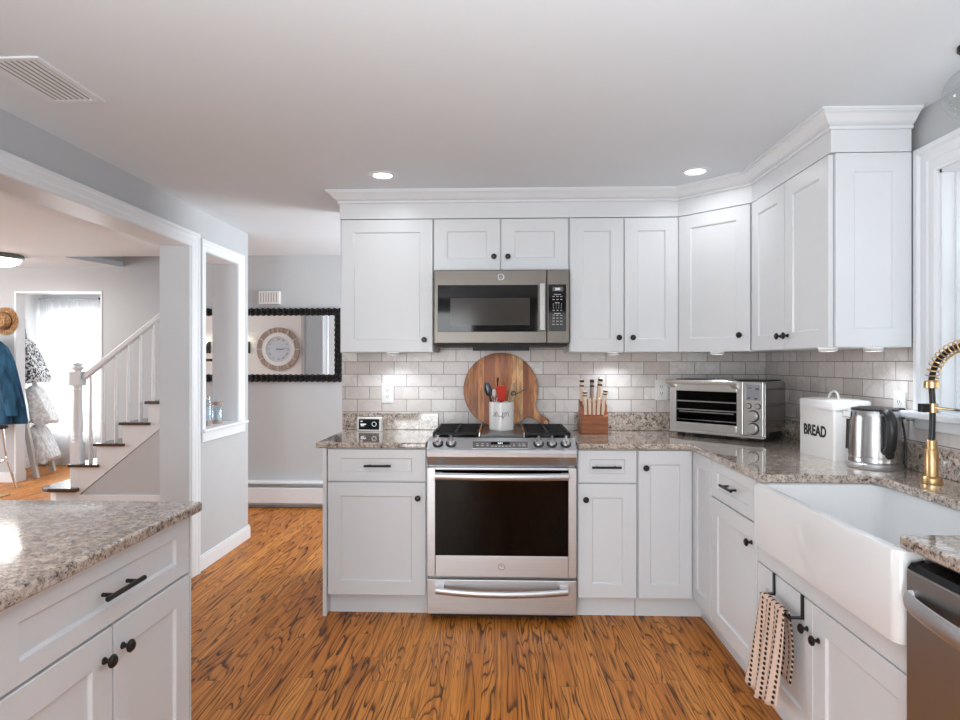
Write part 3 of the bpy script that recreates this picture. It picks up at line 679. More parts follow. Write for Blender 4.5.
# oven door
fr = MB(); gx0, gx1, gz0, gz1 = -.336, .342, .345, .782
fr.box(A0, gx0, RY, RY+.045, .237, .793).box(gx1, A1, RY, RY+.045, .237, .793).box(gx0, gx1, RY, RY+.045, .237, gz0).box(gx0, gx1, RY, RY+.045, gz1, .793)
d = fr.build('oven_door', 'steel', t, bevel=.003)
MB().box(gx0-.001, gx1+.001, RY+.003, RY+.009, gz0-.001, gz1+.001).build('window', 'ovenglass', d)
MB().box(gx0, gx1, RY+.036, RY+.044, gz0, gz1).build('inner_panel', plain('oven_dark', (.008, .008, .008), .5), d)
rk = MB()
for z in (.615, .497, .440, .408):
    rk.tube([(-.26, RY+.026, z), (.255, RY+.026, z)], .0022, 6)
rk.build('rack', 'chrome', d)
h = MB(); pts = []
for k in range(21): a = -1+k/10; pts.append((.003+a*.335, RY-.046-.016*(1-a*a), .758))
h.tube(pts, .0135, 12, flat=(1.35, .75)).box(-.335, -.30, RY-.045, RY+.001, .746, .770).box(.306, .341, RY-.045, RY+.001, .746, .770)
h.build('handle', 'steel', d)
emblem(d, .003, RY-.0012, .291, .016)
w = MB().box(A0, A1, RY, RY+.045, .045, .222).build('warming_drawer', 'steel', t, bevel=.004)
h = MB(); pts = []
for k in range(21): a = -1+k/10; pts.append((.003+a*.332, RY-.042-.016*(1-a*a), .180-.012*(1-a*a)))
h.tube(pts, .0135, 12, flat=(1.3, .75)).box(-.335, -.29, RY-.045, RY+.001, .172, .196).box(.296, .341, RY-.045, RY+.001, .172, .196)
h.build('handle', 'steel', w)
for x in (A0+.05, A1-.05):
    for y in (RY+.11, YB-.12): MB().lathe([(.02, 0), (.02, .012), (.012, .014), (.012, .036)], (x, y, 0), n=14).build('foot', 'blackplastic', t)
MB().box(A0+.012, A1-.012, RY+.06, RY+.075, .012, .034).build('kick_plate', 'blackplastic', t)

# ------------------------------------------------------------------ on the back wall and worktops
def outlet(name, label, x, z, ang, loc):
    t = thing(name, label, 'outlet', loc, ang)
    MB().box(-.0375, .0375, -.006, 0, -.0625, .0625).build('cover_plate', 'plastic', t, bevel=.002, world=False)
    for zz in (-.020, .020):
        s = MB().lathe([(.0165, 0), (.0165, .0022), (0, .0022)], axis='-y', n=18).xf(Matrix.Translation((0, -.006, zz))).build('socket', 'plastic', t, world=False)
        MB().box(-.0075, -.005, -.0088, -.0081, zz-.004, zz+.006).box(.005, .0075, -.0088, -.0081, zz-.004, zz+.006).box(-.002, .002, -.0088, -.0081, zz-.011, zz-.007).build('slots', 'ink', s, world=False)
    return t
outlet('wall_outlet', 'white outlet on the back tiles above the small white display', 0, 0, 0, (-.706, YB-.0085, 1.140))
outlet('wall_outlet', 'white outlet on the back tiles half behind the toaster oven', 0, 0, 0, (.985, YB-.0085, 1.163))
outlet('wall_outlet', 'white outlet on the side tiles above the kettle, next to the window', 0, 0, -PI/2, (XR-.0085, 2.545, 1.152))

t = thing('smart_display', 'small white display with a black screen standing on the short worktop', 'smart display', (-.80, 3.715, .9142), -.06)
b = MB().prism([(-.012, 0), (.045, 0), (.035, .03), (.012, .084), (.004, .085), (-.004, .080)], -.075, .075, 0).build('body', 'plastic', t, bevel=.004, world=False)
SM = Matrix.Translation((0, -.0085, .0415)) @ Matrix.Rotation(-.1, 4, 'X')
s = MB().box(-.063, .063, -.0012, .001, -.031, .032).xf(SM).build('screen', 'blackglass', t, world=False)
m = MB().tube([(.032+.013*math.cos(k*PI/12), -.0015, .002+.013*math.sin(k*PI/12)) for k in range(24)], .0042, 6, closed=True, flat=(.3, 1))
m.box(-.053, -.018, -.0018, -.0012, -.002, .004).box(-.05, -.03, -.0018, -.0012, -.011, -.006).box(-.053, -.04, -.0018, -.0012, .016, .021)
m.xf(SM).build('lit_marks', 'screenmark', s, world=False)

t = thing('cutting_board', 'round striped wooden board with a handle leaning on the tiles behind the range', 'cutting board', (-.002, 3.771, 1.164))
R_ = .228; pts = []; ha = math.radians(-36)
for k in range(61):
    a = ha+.20+(2*PI-.40)*k/60; pts.append((R_*math.cos(a), R_*math.sin(a)))
hd = Vector((math.cos(ha), math.sin(ha))); hn = Vector((-hd.y, hd.x))
for l, w_ in ((.245, -.030), (.275, -.022), (.335, -.026), (.352, -.020), (.360, 0), (.352, .020), (.335, .026), (.275, .022), (.245, .030)):
    q = hd*l+hn*w_; pts.append((q.x, q.y))
TILT = Matrix.Rotation(-.12, 4, 'X')
MB().prism(pts, -.010, .010, 1).xf(TILT).build('board', 'acacia', t, bevel=.003, world=False)
q = hd*.338
MB().tube([(q.x+.008*math.cos(k*PI/8), -.0105, q.y+.008*math.sin(k*PI/8)) for k in range(16)], .0025, 6, closed=True).xf(TILT).build('hanging_ring', 'brass', t, world=False)

CX, CY, CZ = .003, 3.47, .9523
t = thing('utensil_crock', 'white ceramic crock with dark handwriting standing on the griddle', 'crock', (CX, CY, CZ))
pr = [(.066, 0), (.069, .004), (.070, .05), (.0705, .15), (.0695, .157), (.066, .158), (.064, .154), (.063, .012), (0, .010)]
MB().lathe(pr, n=36).build('body', 'enamel', t, world=False)
strokes = [[(-.052, -.012), (-.049, -.006), (-.046, -.013)], [(-.040, .012), (-.038, -.012), (-.034, .006), (-.028, .014), (-.024, .006), (-.023, -.004), (-.030, -.012), (-.036, -.010)],
           [(-.018, -.004), (-.016, -.013), (-.010, -.012), (-.007, -.004), (-.008, -.013), (-.002, -.014), (.0, -.006), (.003, -.016)],
           [(.006, -.002), (.010, .008), (.006, .012), (.005, -.022), (.010, -.020), (.014, -.008)], [(.018, -.004), (.021, .012), (.018, .010), (.019, -.012)],
           [(.026, -.006), (.030, .010), (.036, .016), (.040, .008), (.043, -.006), (.038, -.012)]]
m = MB()
for s in strokes:
    m.tube([(.0708*math.sin(x/.0708), -.0708*math.cos(x/.0708), .092+z) for x, z in s], .0013, 5)
m.build('handwriting', 'ink', t, world=False)
def utensil(name, label, base, tip, hr, hm, head, hmat):
    """base/tip relative to the crock's base centre; head(MB, Matrix) drawn at the tip, z along the handle"""
    b, p = Vector(base), Vector(tip); z = (p-b).normalized(); x = Vector((1, 0, 0)); x = (x-z*x.dot(z)).normalized(); y = z.cross(x)
    o = Matrix(((x.x, y.x, z.x, p.x), (x.y, y.y, z.y, p.y), (x.z, y.z, z.z, p.z), (0, 0, 0, 1)))
    t = thing(name, label, 'utensil', (CX+b.x, CY+b.y, CZ+b.z), 0, 'utensils in the crock')
    MB().tube([(0, 0, 0), tuple(p-b)], hr, 8).build('handle', hm, t, world=False)
    m = MB(); head(m); m.xf(Matrix.Translation(-b) @ o); m.build('head', hmat, t, bevel=.001, world=False); return t
def spoon(w, l, d=.012): return lambda m: m.sphere((0, 0, l*.5), 1, 14, (w/2, d, l/2))
def paddle(w0, w1, l, th=.006): return lambda m: m.prism([(-w0/2, -.005), (w0/2, -.005), (w1/2, l*.75), (w1*.36, l), (-w1*.36, l), (-w1/2, l*.75)], -th/2, th/2, 1)
utensil('serving_spoon', 'dark grey spoon leaning out at the left of the crock', (-.02, 0, .012), (-.066, -.005, .188), .005, 'blackplastic', spoon(.044, .085), 'steeldark')
utensil('spatula', 'red silicone spatula standing in the crock', (-.012, .02, .012), (-.004, -.012, .165), .0055, 'blackplastic', paddle(.040, .058, .088, .010), 'red')
utensil('turner', 'black slotted turner standing in the middle of the crock behind the red spatula', (.018, .042, .012), (-.004, .040, .175), .005, 'blackplastic', paddle(.05, .07, .06), 'blackplastic')
utensil('wooden_spatula', 'pale wooden spatula standing behind the red spatula', (.01, .035, .012), (.047, .030, .16), .006, 'palewood', paddle(.024, .036, .105, .008), 'palewood')
utensil('wooden_spoon', 'wooden spoon leaning out at the right edge of the crock', (.0, -.02, .012), (.055, -.02, .15), .005, 'palewood', spoon(.018, .05, .006), 'palewood')
utensil('whisk', 'thin wire whisk with a black tip standing tallest in the crock', (-.035, .03, .012), (-.022, .034, .262), .004, 'chrome', spoon(.014, .034, .007), 'blackplastic')
utensil('ladle', 'steel ladle with a pale handle between the dark spoon and the red spatula', (-.034, .036, .012), (-.040, .030, .18), .0045, 'chrome', spoon(.026, .048), 'plastic')
t = utensil('skimmer', 'black wire skimmer with a ring and a thin arm leaning out to the right', (.03, 0, .012), (.066, .0, .19), .004, 'blackplastic', lambda m: m.tube([(.013*math.cos(k*PI/8), 0, .014+.013*math.sin(k*PI/8)) for k in range(16)], .0035, 6, closed=True), 'blackplastic')
MB().tube([(.036, 0, .182), (.075, 0, .200), (.110, 0, .222)], .0028, 6).build('arm', 'blackplastic', t, world=False)

# knife block and knives
t = thing('knife_block', 'reddish wooden knife block on the worktop right of the range', 'knife block', (.546, 3.66, .9142))
MB().prism([(-.052, 0), (-.052, .104), (-.020, .108), (-.012, .165), (.070, .195), (.085, 0)], -.079, .079, 0).build('body', 'block', t, bevel=.003, world=False)
m = MB()
for x, st_ in ((-.038, [(0, -.006), (0, .007)]), (-.012, [(-.007, .006), (-.003, -.006), (.002, .006)]), (.0, [(.004, -.002), (-.001, -.005), (-.002, .002), (.004, .003), (.005, -.005)]), (.012, [(0, .007), (0, -.005), (.005, -.005)]), (.024, [(-.003, -.005), (0, .003), (.004, -.005)])):
    m.tube([(x+a_, -.0522, .056+b_) for a_, b_ in st_], .0008, 5)
m.build('engraving', 'ink', t, world=False)
def knife(label, x, y, z, L, w, tilt, lean, grp, mat='offwhite', band=True, tk=.011):
    k = thing('knife', label, 'knife', (.546+x, 3.66+y, .9142+z), 0, grp)
    mt = Matrix.Rotation(tilt, 4, 'X') @ Matrix.Rotation(lean, 4, 'Y')
    h = MB().prism([(-w*.36, 0), (w*.36, 0), (w*.5, L*.35), (w*.42, L*.7), (w*.55, L*.95), (w*.3, L), (-w*.45, L), (-w*.5, L*.5)], -tk, tk, 0).xf(mt)
    h.build('handle', mat, k, bevel=.003, world=False)
    if band:
        bm_ = MB().box(-tk*1.06, tk*1.06, -w*.58, w*.58, L*.86, L*.95).box(-tk*1.05, tk*1.05, -w*.54, w*.54, L*.66, L*.73).xf(mt); bm_.build('bands', 'black', k, world=False)
    MB().box(-.001, .001, -w*.35, w*.35, -.012, .001).xf(mt).build('blade', 'chrome', k, world=False)
for i, x in enumerate((-.050, -.026, -.002, .023, .048)):
    nm = ('leftmost', 'second', 'middle', 'fourth', 'rightmost')[i]
    knife(f'pale-handled steak knife, {nm} of the five in the front row of the block', x, -.038, .112, .098, .020, .13, .03*(i-2), 'steak knives in the block', band=False, tk=.0088)
BG = 'large knives in the block'
knife('tall pale-handled knife with black bands at the left of the block', -.062, .040, .186, .135, .030, .10, -.02, BG)
knife('shorter pale-handled knife with black bands in front of the tall left one', -.052, -.003, .168, .080, .028, .12, .02, BG)
knife('brown-handled sharpening steel standing in the middle of the block', -.004, .035, .184, .135, .024, .06, 0, BG, mat='greywood')
knife('tall pale-handled knife with black bands in the right half of the block', .034, .045, .188, .140, .032, .08, .10, BG)
knife('small pale-handled knife tilting at the right end of the block', .058, .005, .172, .085, .022, .10, .16, BG)

# ------------------------------------------------------------------ toaster oven in the corner
a = (.967, 3.588); b = (1.343, 3.200); TW = math.hypot(b[0]-a[0], b[1]-a[1]); ta = math.atan2(b[1]-a[1], b[0]-a[0])
t = thing('toaster_oven', 'stainless countertop toaster oven set diagonally in the corner', 'toaster oven', (a[0], a[1], .9142), ta)
kw = dict(world=False)
H0, H1, TD = .020, .318, .290
MB().prism([(.002, H0), (TW-.002, H0), (TW-.002, H1-.012), (TW-.012, H1), (.012, H1), (.002, H1-.012)], .032, TD, 1).build('body', steel('shiny_steel', 2, (.42, .42, .415), .12, .25), t, bevel=.004, **kw)
MB().box(.02, TW-.02, .05, TD-.01, H1+.0005, H1+.006).build('top_plate', 'black', t, bevel=.002, **kw)
for x in (.03, TW-.05):
    for y in (.05, TD-.05): MB().box(x, x+.03, y, y+.03, 0, H0).build('foot', 'blackplastic', t, **kw)
MB().box(.16, .33, .012, .05, .006, H0).build('crumb_tray', 'black', t, bevel=.002, **kw)
DW = .430; wx0, wx1, wz0, wz1 = .040, .397, .080, .258
fr = MB().box(.002, wx0, .010, .031, .035, H1-.004).box(wx1, DW, .010, .031, .035, H1-.004).box(wx0, wx1, .010, .031, .035, wz0).box(wx0, wx1, .010, .031, wz1, H1-.004)
SB = plain('satin_steel', (.66, .65, .63), .32, .85)
d = fr.build('door', SB, t, bevel=.003, **kw)
MB().box(wx0, wx1, .020, .024, wz0, wz1).build('window', 'ovenglass', d, **kw)
MB().box(wx0, wx1, .0285, .031, wz0, wz1).build('inner_panel', plain('toaster_inside', (.05, .05, .052), .35), d, **kw)
MB().box(wx0+.004, wx1-.004, .014, .0195, .197, .204).box(wx0+.004, wx1-.004, .014, .0195, .150, .157).box(wx0+.02, wx1-.02, .014, .0195, .138, .144).box(wx0+.004, wx1-.004, .014, .0195, .094, .099).build('rack', 'chrome', d, **kw)
h = MB().tube([(-.004, -.028, .308), (.420, -.028, .308)], .0125, 14)
h.prism([(-.028, .296), (-.020, .316), (.012, .298), (.012, .274)], .012, .045, 0).prism([(-.028, .296), (-.020, .316), (.012, .298), (.012, .274)], .375, .408, 0)
h.build('handle', plain('door_handle_grey', (.60, .56, .52), .35, .6), d, bevel=.002, **kw)
MB().box(.002, TW-.002, .006, .031, H0+.002, .033).build('base_strip', SB, t, bevel=.002, **kw)
cp = MB().box(DW+.004, TW-.002, .006, .031, .035, H1-.004).build('control_panel', SB, t, bevel=.003, **kw)
px = (DW+TW)/2+.003
s = MB().box(px-.036, px+.036, .003, .006, .220, .301).build('display', plain('lcd_grey', (.30, .31, .35), .15), cp, bevel=.001, **kw)
MB().box(px-.03, px-.008, .0022, .003, .282, .286).box(px+.012, px+.03, .0022, .003, .276, .284).box(px-.03, px-.014, .0022, .003, .229, .235).box(px+.006, px+.022, .0022, .003, .226, .233).build('screen_marks', 'ink', s, **kw)
for x, z, r in ((px-.024, .190, .0135), (px+.024, .190, .0135), (px, .138, .028), (px, .073, .028)):
    n_ = 'button' if r < .02 else 'dial'; hh = .006 if r < .02 else .022
    o = MB().lathe([(r*1.12, 0), (r*1.12, .003), (r, .004)], axis='-y', n=26).xf(Matrix.Translation((x, .006, z))).build(n_, 'black', cp, **kw)
    MB().lathe([(r*.94, .003), (r*.9, hh), (r*.8, hh+.002), (0, hh+.002)], axis='-y', n=26).xf(Matrix.Translation((x, .006, z))).build('cap', SB, o, **kw)
MB().prism([(.07, H0+.001), (.085, .05), (TD-.06, .05), (TD-.045, H0+.001)], TW-.0022, TW-.0014, 0).build('side_recess', 'black', t, **kw)
MB().box(TW-.0021, TW-.0012, .06, TD-.03, .275, .279).box(TW-.0021, TW-.0012, .045, TD-.01, .188, .190).build('side_vents', 'black', t, **kw)

# ------------------------------------------------------------------ bread box
ba = math.atan2(-.261, .021)
t = thing('bread_box', 'white metal bread box with black lettering, beside the kettle', 'bread box', (1.390, 2.917, .9142), ba)
BW, BD, BH = .262, .165, .245
def rr2(x0, x1, y0, y1, r, z): return [(x, y, z) for x, y in rrect(x0, x1, y0, y1, r, 5)]
loft(MB(), [rr2(0, BW, 0, BD, .010, 0), rr2(0, BW, 0, BD, .010, BH-.03)], True, True, True).build('body', 'enamel', t, **kw)
lid = loft(MB(), [rr2(-.004, BW+.004, -.004, BD+.004, .02, BH-.030), rr2(-.004, BW+.004, -.004, BD+.004, .02, BH+.002), rr2(0, BW, 0, BD, .02, BH+.008), rr2(.03, BW-.03, .03, BD-.03, .02, BH+.014)], True, True, True).build('lid', 'enamel', t, **kw)
MB().tube([(BW/2+.035*math.cos(k*PI/12), BD/2, BH+.010+.034*math.sin(k*PI/12)) for k in range(13)], .0055, 8).build('handle', 'enamel', lid, **kw)
text('BREAD', .066, 'ink', t, Matrix.Translation((.124, -.0012, .112)) @ STAND, bold=.0022, world=False, sx=.84)

# ------------------------------------------------------------------ kettle
t = thing('kettle', 'brushed steel electric kettle with a black handle, in front of the bread box', 'kettle', (1.488, 2.502, .9142))
MB().lathe([(.094, 0), (.096, .004), (.096, .020), (.093, .022), (.093, .0235)], n=36).build('base', 'steelz', t, **kw)
M['kettle'] = steel('kettle_steel', 2, (.50, .50, .50), .16, .30)
kb = MB().lathe([(.090, .0240), (.093, .026), (.093, .045), (.0922, .0465), (.0922, .049), (.093, .05), (.088, .20), (.085, .222), (.081, .229)], n=40, caps=True).build('body', 'kettle', t, **kw)
MB().lathe([(.083, .2285), (.080, .236), (.06, .241), (0, .243)], n=36).build('lid', 'blackplastic', t, **kw)
hv = Vector((-.13, -.99, 0)).normalized(); P_ = lambda r, z: tuple(hv*r+Vector((0, 0, z)))
MB().tube(smooth([P_(.078, .222), P_(.105, .224), P_(.130, .206), P_(.141, .170), P_(.139, .13), P_(.129, .095), P_(.108, .076), P_(.088, .080)], 5), .0185, 14, flat=(.8, 1)).build('handle', 'blackplastic', t, **kw)
MB().tube([P_(.0865, .21), P_(.0885, .15), P_(.0905, .09)], .024, 12, flat=(.15, 1)).build('handle_plate', 'blackplastic', t, **kw)
side = Vector((.975, -.22, 0)); sv = Vector((.02, -1, 0)).normalized(); q = sv*.0925
o = MB().lathe([(.017, 0), (.017, .003), (.013, .0045), (0, .0045)], axis='-y', n=22).xf(Matrix.Translation(tuple(q+Vector((0, 0, .062)))) @ Matrix.Rotation(math.atan2(sv.y, sv.x)+PI/2, 4, 'Z')).build('switch', 'blackplastic', t, **kw)
lv = Vector((-.86, .35, 0)).normalized()
MB().tube([tuple(lv*.0955+Vector((0, 0, .07))), tuple(lv*.092+Vector((0, 0, .19)))], .010, 10, flat=(.3, 1)).build('water_gauge', 'blackplastic', t, **kw)
MB().prism([(lv.x*.085+.03*lv.y, lv.y*.085-.03*lv.x), (lv.x*.112, lv.y*.112), (lv.x*.085-.03*lv.y, lv.y*.085+.03*lv.x)], .196, .225).build('spout', 'steelz', t, bevel=.004, **kw)
t = thing('power_cord', 'black kettle cord and plug in the outlet next to the window', 'cord', (XR-.03, 2.535, 1.13))
MB().box(XR-.052, XR-.0175, 2.495, 2.535, 1.106, 1.150).build('plug', 'blackplastic', t, bevel=.006)
cp_ = [(1.590, 2.500, 1.108), (1.592, 2.485, 1.06), (1.588, 2.470, 1.00), (1.580, 2.462, .95), (1.578, 2.455, .926), (1.572, 2.448, .921), (1.564, 2.440, .921)]
MB().tube(smooth(cp_), .0042, 8).build('cable', 'blackplastic', t)

# ------------------------------------------------------------------ spring faucet
t = thing('faucet', 'brass spring-neck kitchen faucet with a black hose behind the sink', 'faucet', (1.486, 2.175, .9142))
MB().lathe([(.032, 0), (.033, .004), (.032, .018), (.027, .024), (.0205, .026), (.0205, .115), (.0195, .117), (.0165, .119), (.0165, .148), (.013, .150)], n=28).build('column', 'brass', t, **kw)
ax, az, ar = .0, .345, .16
hose = [(0, 0, .148), (.004, .001, .22), (.003, .0, .29), (.0, 0, az)]
arc = [(0, -ar+ar*math.cos(k*PI/14), az+ar*.80*math.sin(k*PI/14)) for k in range(15)]
down = [(0, -2*ar-.002, az-.04), (0, -2*ar-.002, az-.075)]
neck = smooth(hose[:-1]+arc+down, 6)
MB().tube(neck, .0095, 12).build('hose', 'blackplastic', t, **kw)
# coil round the upper part of the hose
sp = []; run = [p for p in smooth(arc+down[:1], 10)]; run = [Vector((0, 0, .348))]+run
Ls = [0]
for i in range(1, len(run)): Ls.append(Ls[-1]+(run[i]-run[i-1]).length)
N = 24*16
for k in range(N):
    s_ = Ls[-1]*k/(N-1); i = max(j for j in range(len(Ls)) if Ls[j] <= s_+1e-9); i = min(i, len(run)-2)
    f_ = (s_-Ls[i])/max(Ls[i+1]-Ls[i], 1e-6); p = run[i].lerp(run[i+1], f_); tg = (run[i+1]-run[i]).normalized()
    sx = Vector((1, 0, 0)); sy = tg.cross(sx); an = 2*PI*k/16; sp.append(p+(sx*math.cos(an)+sy*math.sin(an))*.0195)
MB().tube(sp, .0024, 6).build('spring', 'brass', t, **kw)
MB().lathe([(.018, .328), (.0225, .330), (.0225, .350), (.018, .354)], n=24).build('collar', 'brass', t, **kw)
c_ = MB().lathe([(.012, .245), (.0165, .245), (.0165, .276), (.012, .276)], (.003, 0, 0), n=20).build('clip', 'brass', t, **kw)
MB().box(-.040, -.013, -.012, .012, .246, .275).build('clip_block', 'black', c_, bevel=.002, **kw)
MB().tube([(.004, -.012, .262), (.004, -.305, .262)], .0045, 10).build('support_arm', 'chrome', t, **kw)
MB().lathe([(.016, az-.070), (.020, az-.075), (.020, az-.15), (.024, az-.165), (.022, az-.172), (0, az-.172)], (0, -2*ar-.002, 0), n=22).build('spray_head', 'brass', t, **kw)

# ------------------------------------------------------------------ towel bar and towel on the sink cabinet
t = thing('towel_bar', 'black over-door towel bar hooked on the sink cabinet door', 'towel bar', (.96, 2.14, .53))
for y in (2.248, 2.040):
    m = MB().box(FR-.0245, FR-.0215, y-.009, y+.009, .497, .5725).box(FR-.0245, FR-.0195, y-.009, y+.009, .5695, .5725).box(.936, FR-.0215, y-.009, y+.009, .497, .501)
    m.build('hook', 'black', t, bevel=.0008)
MB().tube([(.938, 2.252, .499), (.938, 2.030, .499)], .0048, 10).build('bar', 'black', t)
def towel():
    m = MB(); nu, prof = 26, []
    for k in range(13): prof.append((.951+.010*math.sin(k/12*PI), .270+.225*k/12))
    for k in range(1, 8): a = PI*k/8; prof.append((.938+.011*math.cos(a), .5055+.011*math.sin(a)-.001))
    for k in range(18): q = k/17; prof.append((.927-.020*q-.014*q*q, .500-.318*q))
    vs = []; n = len(prof)
    for i, (x, z) in enumerate(prof):
        fr_ = max(0, (i-19)/17) if i > 19 else 0; bk = max(0, (12-i)/12)
        y0 = 2.225+.040*fr_-.02*bk; y1 = 2.052-.014*fr_
        for j in range(nu):
            s = j/(nu-1); y = y0+(y1-y0)*s
            w = .007*math.sin(s*17+.6)*(.3+fr_) if i > 19 else .002*math.sin(s*15)
            dz = -.030*fr_*(s**1.5)*0 + .016*fr_*math.sin(s*5)
            vs.append((x-w-(.006*fr_*s), y, z-dz))
    fs = [(i*nu+j, i*nu+j+1, (i+1)*nu+j+1, (i+1)*nu+j) for i in range(n-1) for j in range(nu-1)]
    return m.add(vs, fs, True)
o = towel().build('kitchen_towel', 'towel'); sm = o.modifiers.new('thick', 'SOLIDIFY'); sm.thickness = .0035; sm.offset = 0
tag(o, 'peach waffle-weave towel with dark holes hanging on the black towel bar', 'towel')

# ------------------------------------------------------------------ lamps, vents and other fittings
def potlight(label, x, y, group=None, power=POT_POWER):
    t = thing('recessed_light', label, 'ceiling light', (x, y, ZC), 0, group)
    MB().lathe([(.048, -.001), (.050, -.006), (.072, -.006), (.080, -.001)], n=32, caps=False).build('trim_ring', 'trim', t, **kw)
    MB().lathe([(.049, -.002), (0, -.0025)], n=28).build('lens', 'lamp', t, **kw)
    area('pot_lamp', (0, 0, -.012), (0, 0, 0), .10, .10, power, (.97, .985, 1), 'DISK', 2.7, t)
potlight('round recessed ceiling light above the range side, left of the microwave', -.615, 3.18, None, POT_FRONT)
potlight('round recessed ceiling light in front of the diagonal corner cabinet', .99, 3.17, None, POT_FRONT)
for x in (-.62, .75):
    for y in (1.35, .1, -1.2): potlight('unseen round recessed ceiling light added nearer the camera for its light', x, y, 'added recessed ceiling lights nearer the camera')  # unseen repeats of the ceiling lights, added to light the kitchen
def puck(label, x, y, power=PUCK_POWER):
    t = thing('puck_light', label, 'cabinet light', (x, y, UB), 0)
    MB().lathe([(.036, -.0005), (.036, -.010), (.030, -.014)], n=26, caps=False).build('housing', 'plastic', t, **kw)
    MB().lathe([(.0305, -.0125), (0, -.014)], n=24).build('lens', 'puck', t, **kw)
    area('puck_lamp', (0, 0, -.018), (0, 0, 0), .05, .05, power, (.86, .93, 1), 'DISK', 2.3, t)
puck('small round light under the single-door wall cabinet, above the outlet', -.645, 3.655)
puck('small round light under the wall cabinet above the knife block', .665, 3.67)
puck('small round light under the diagonal corner cabinet', 1.20, 3.46, 1.2)
puck('small round light hanging just under the front edge of the cabinet by the window', 1.335, 2.56, .4)
puck('small round light under the cabinet by the window, close to the side tiles', 1.50, 2.53, .3)

t = thing('ceiling_vent', 'white slatted vent in the ceiling above the wide opening', 'vent', (-1.575, 2.073, ZC))
fr = MB().box(-.105, -.083, -.168, .168, -.008, -.0005).box(.083, .105, -.168, .168, -.008, -.0005).box(-.083, .083, -.168, -.148, -.008, -.0005).box(-.083, .083, .148, .168, -.008, -.0005)
fr.build('frame', 'trim', t, bevel=.002, **kw)
MB().box(-.083, .083, -.148, .148, -.0022, -.0005).build('backing', 'black', t, **kw)
sl = MB()
for k in range(8): x = -.074+k*.0212; sl.prism([(x-.0075, -.0075), (x+.0045, -.0055), (x+.0045, -.0065), (x-.0075, -.0085)], -.148, .148, 1)
sl.build('slats', 'trim', t, **kw)

t = thing('pendant_light', 'clear glass globe pendant light near the window', 'pendant light', (1.452, 1.94, ZC))
MB().lathe([(.042, 0), (.042, -.012), (.026, -.024), (.0, -.026)], n=26).build('canopy', 'bronze', t, **kw)
MB().tube([(0, 0, -.024), (0, 0, -.060)], .006, 8).lathe([(.018, -.05), (.020, -.085), (.014, -.09)], n=18).build('socket', 'bronze', t, **kw)
GL = MB().sphere((0, 0, -.145), .081, 28).build('globe', 'globe', t, **kw)
MB().sphere((0, 0, -.125), .024, 16, (1, 1, 1.25)).build('bulb', 'lamp', t, **kw)

# ------------------------------------------------------------------ hall and dining room beyond
t = thing('wall_mirror', 'wide mirror in a black beaded frame on the far wall, reflecting a clock', 'mirror', (-2.135, 5.598, 1.492))
hw, hh, fw = .675, .333, .060
MB().box(-hw+fw-.004, hw-fw+.004, -.014, -.002, -hh+fw-.004, hh-fw+.004).build('glass', 'mirror', t, **kw)
fr = MB().box(-hw, hw, -.024, -.001, hh-fw, hh).box(-hw, hw, -.024, -.001, -hh, -hh+fw).box(-hw, -hw+fw, -.024, -.001, -hh+fw, hh-fw).box(hw-fw, hw, -.024, -.001, -hh+fw, hh-fw)
nx, nz = 26, 14
for k in range(nx+1):
    x = -hw+.012+(2*hw-.024)*k/nx
    for z in (hh-.012, -hh+.012, hh-fw+.014, -hh+fw-.014): fr.sphere((x, -.024, z), .020, 8)
for k in range(1, nz):
    z = -hh+.012+(2*hh-.024)*k/nz
    for x in (hw-.012, -hw+.012, hw-fw+.014, -hw+fw-.014): fr.sphere((x, -.024, z), .020, 8)
fr.build('frame', plain('glossy_black_beads', (.006, .006, .007), .3, spec=.3), t, **kw)

t = thing('door_chime', 'small white slotted chime box on the wall above the mirror', 'door chime', (-2.12, 5.599, 1.925))
MB().box(-.095, .095, -.05, 0, -.060, .060).build('cover', 'plastic', t, bevel=.004, **kw)
m = MB()
for k in range(7): m.box(-.077+k*.024, -.071+k*.024, -.0512, -.0498, -.045, .045)
m.build('slots', plain('slot_grey', (.33, .33, .33), .7), t, **kw)

t = thing('baseboard_heater', 'long white baseboard heater under the mirror', 'heater', (-1.7, 5.57, .0))
MB().prism([(5.53, .05), (5.53, .185), (5.535, .19), (5.54, .19), (5.54, .05)], -2.9, -.4, 0).build('front_panel', 'trim', t)
MB().prism([(5.598, .02), (5.598, .248), (5.535, .248), (5.528, .240), (5.528, .226), (5.534, .226), (5.534, .24), (5.59, .24), (5.59, .02)], -2.9, -.4, 0).build('cover', 'trim', t)
MB().box(-2.89, -.41, 5.545, 5.588, .075, .13).build('fins', 'black', t)
MB().box(-2.9, -2.89, 5.54, 5.589, .0, .226).box(-.41, -.4, 5.54, 5.589, 0, .226).build('end_brackets', 'trim', t)

# the clock and candle sconces that the mirror shows hang on the partition facing it
t = thing('wall_clock', 'round wall clock with a wood-block rim on the white partition, seen in the mirror', 'clock', (-3.075, 2.763, 1.515), PI)
MB().lathe([(.30, -.002), (.30, .022), (.232, .022), (.232, -.002)], axis='-y', n=48, smooth=False, caps=False).build('rim', 'greywood', t, **kw)
m = MB()
for k in range(12): m.box(-.003, .003, -.0235, -.0215, .232, .302) if k == 0 else m.join(MB().box(-.003, .003, -.0235, -.0215, .232, .302).xf(Matrix.Rotation(k*PI/6, 4, 'Y')))
m.build('rim_joints', 'plastic', t, **kw)
MB().lathe([(.2315, .0), (.2315, .016), (.175, .016), (.172, .004)], axis='-y', n=48, caps=False).build('inner_ring', 'enamel', t, **kw)
f = MB().lathe([(.172, .0), (.172, .004), (0, .004)], axis='-y', n=48).build('dial', plain('pale_dial', (.55, .60, .68), .3), t, **kw)
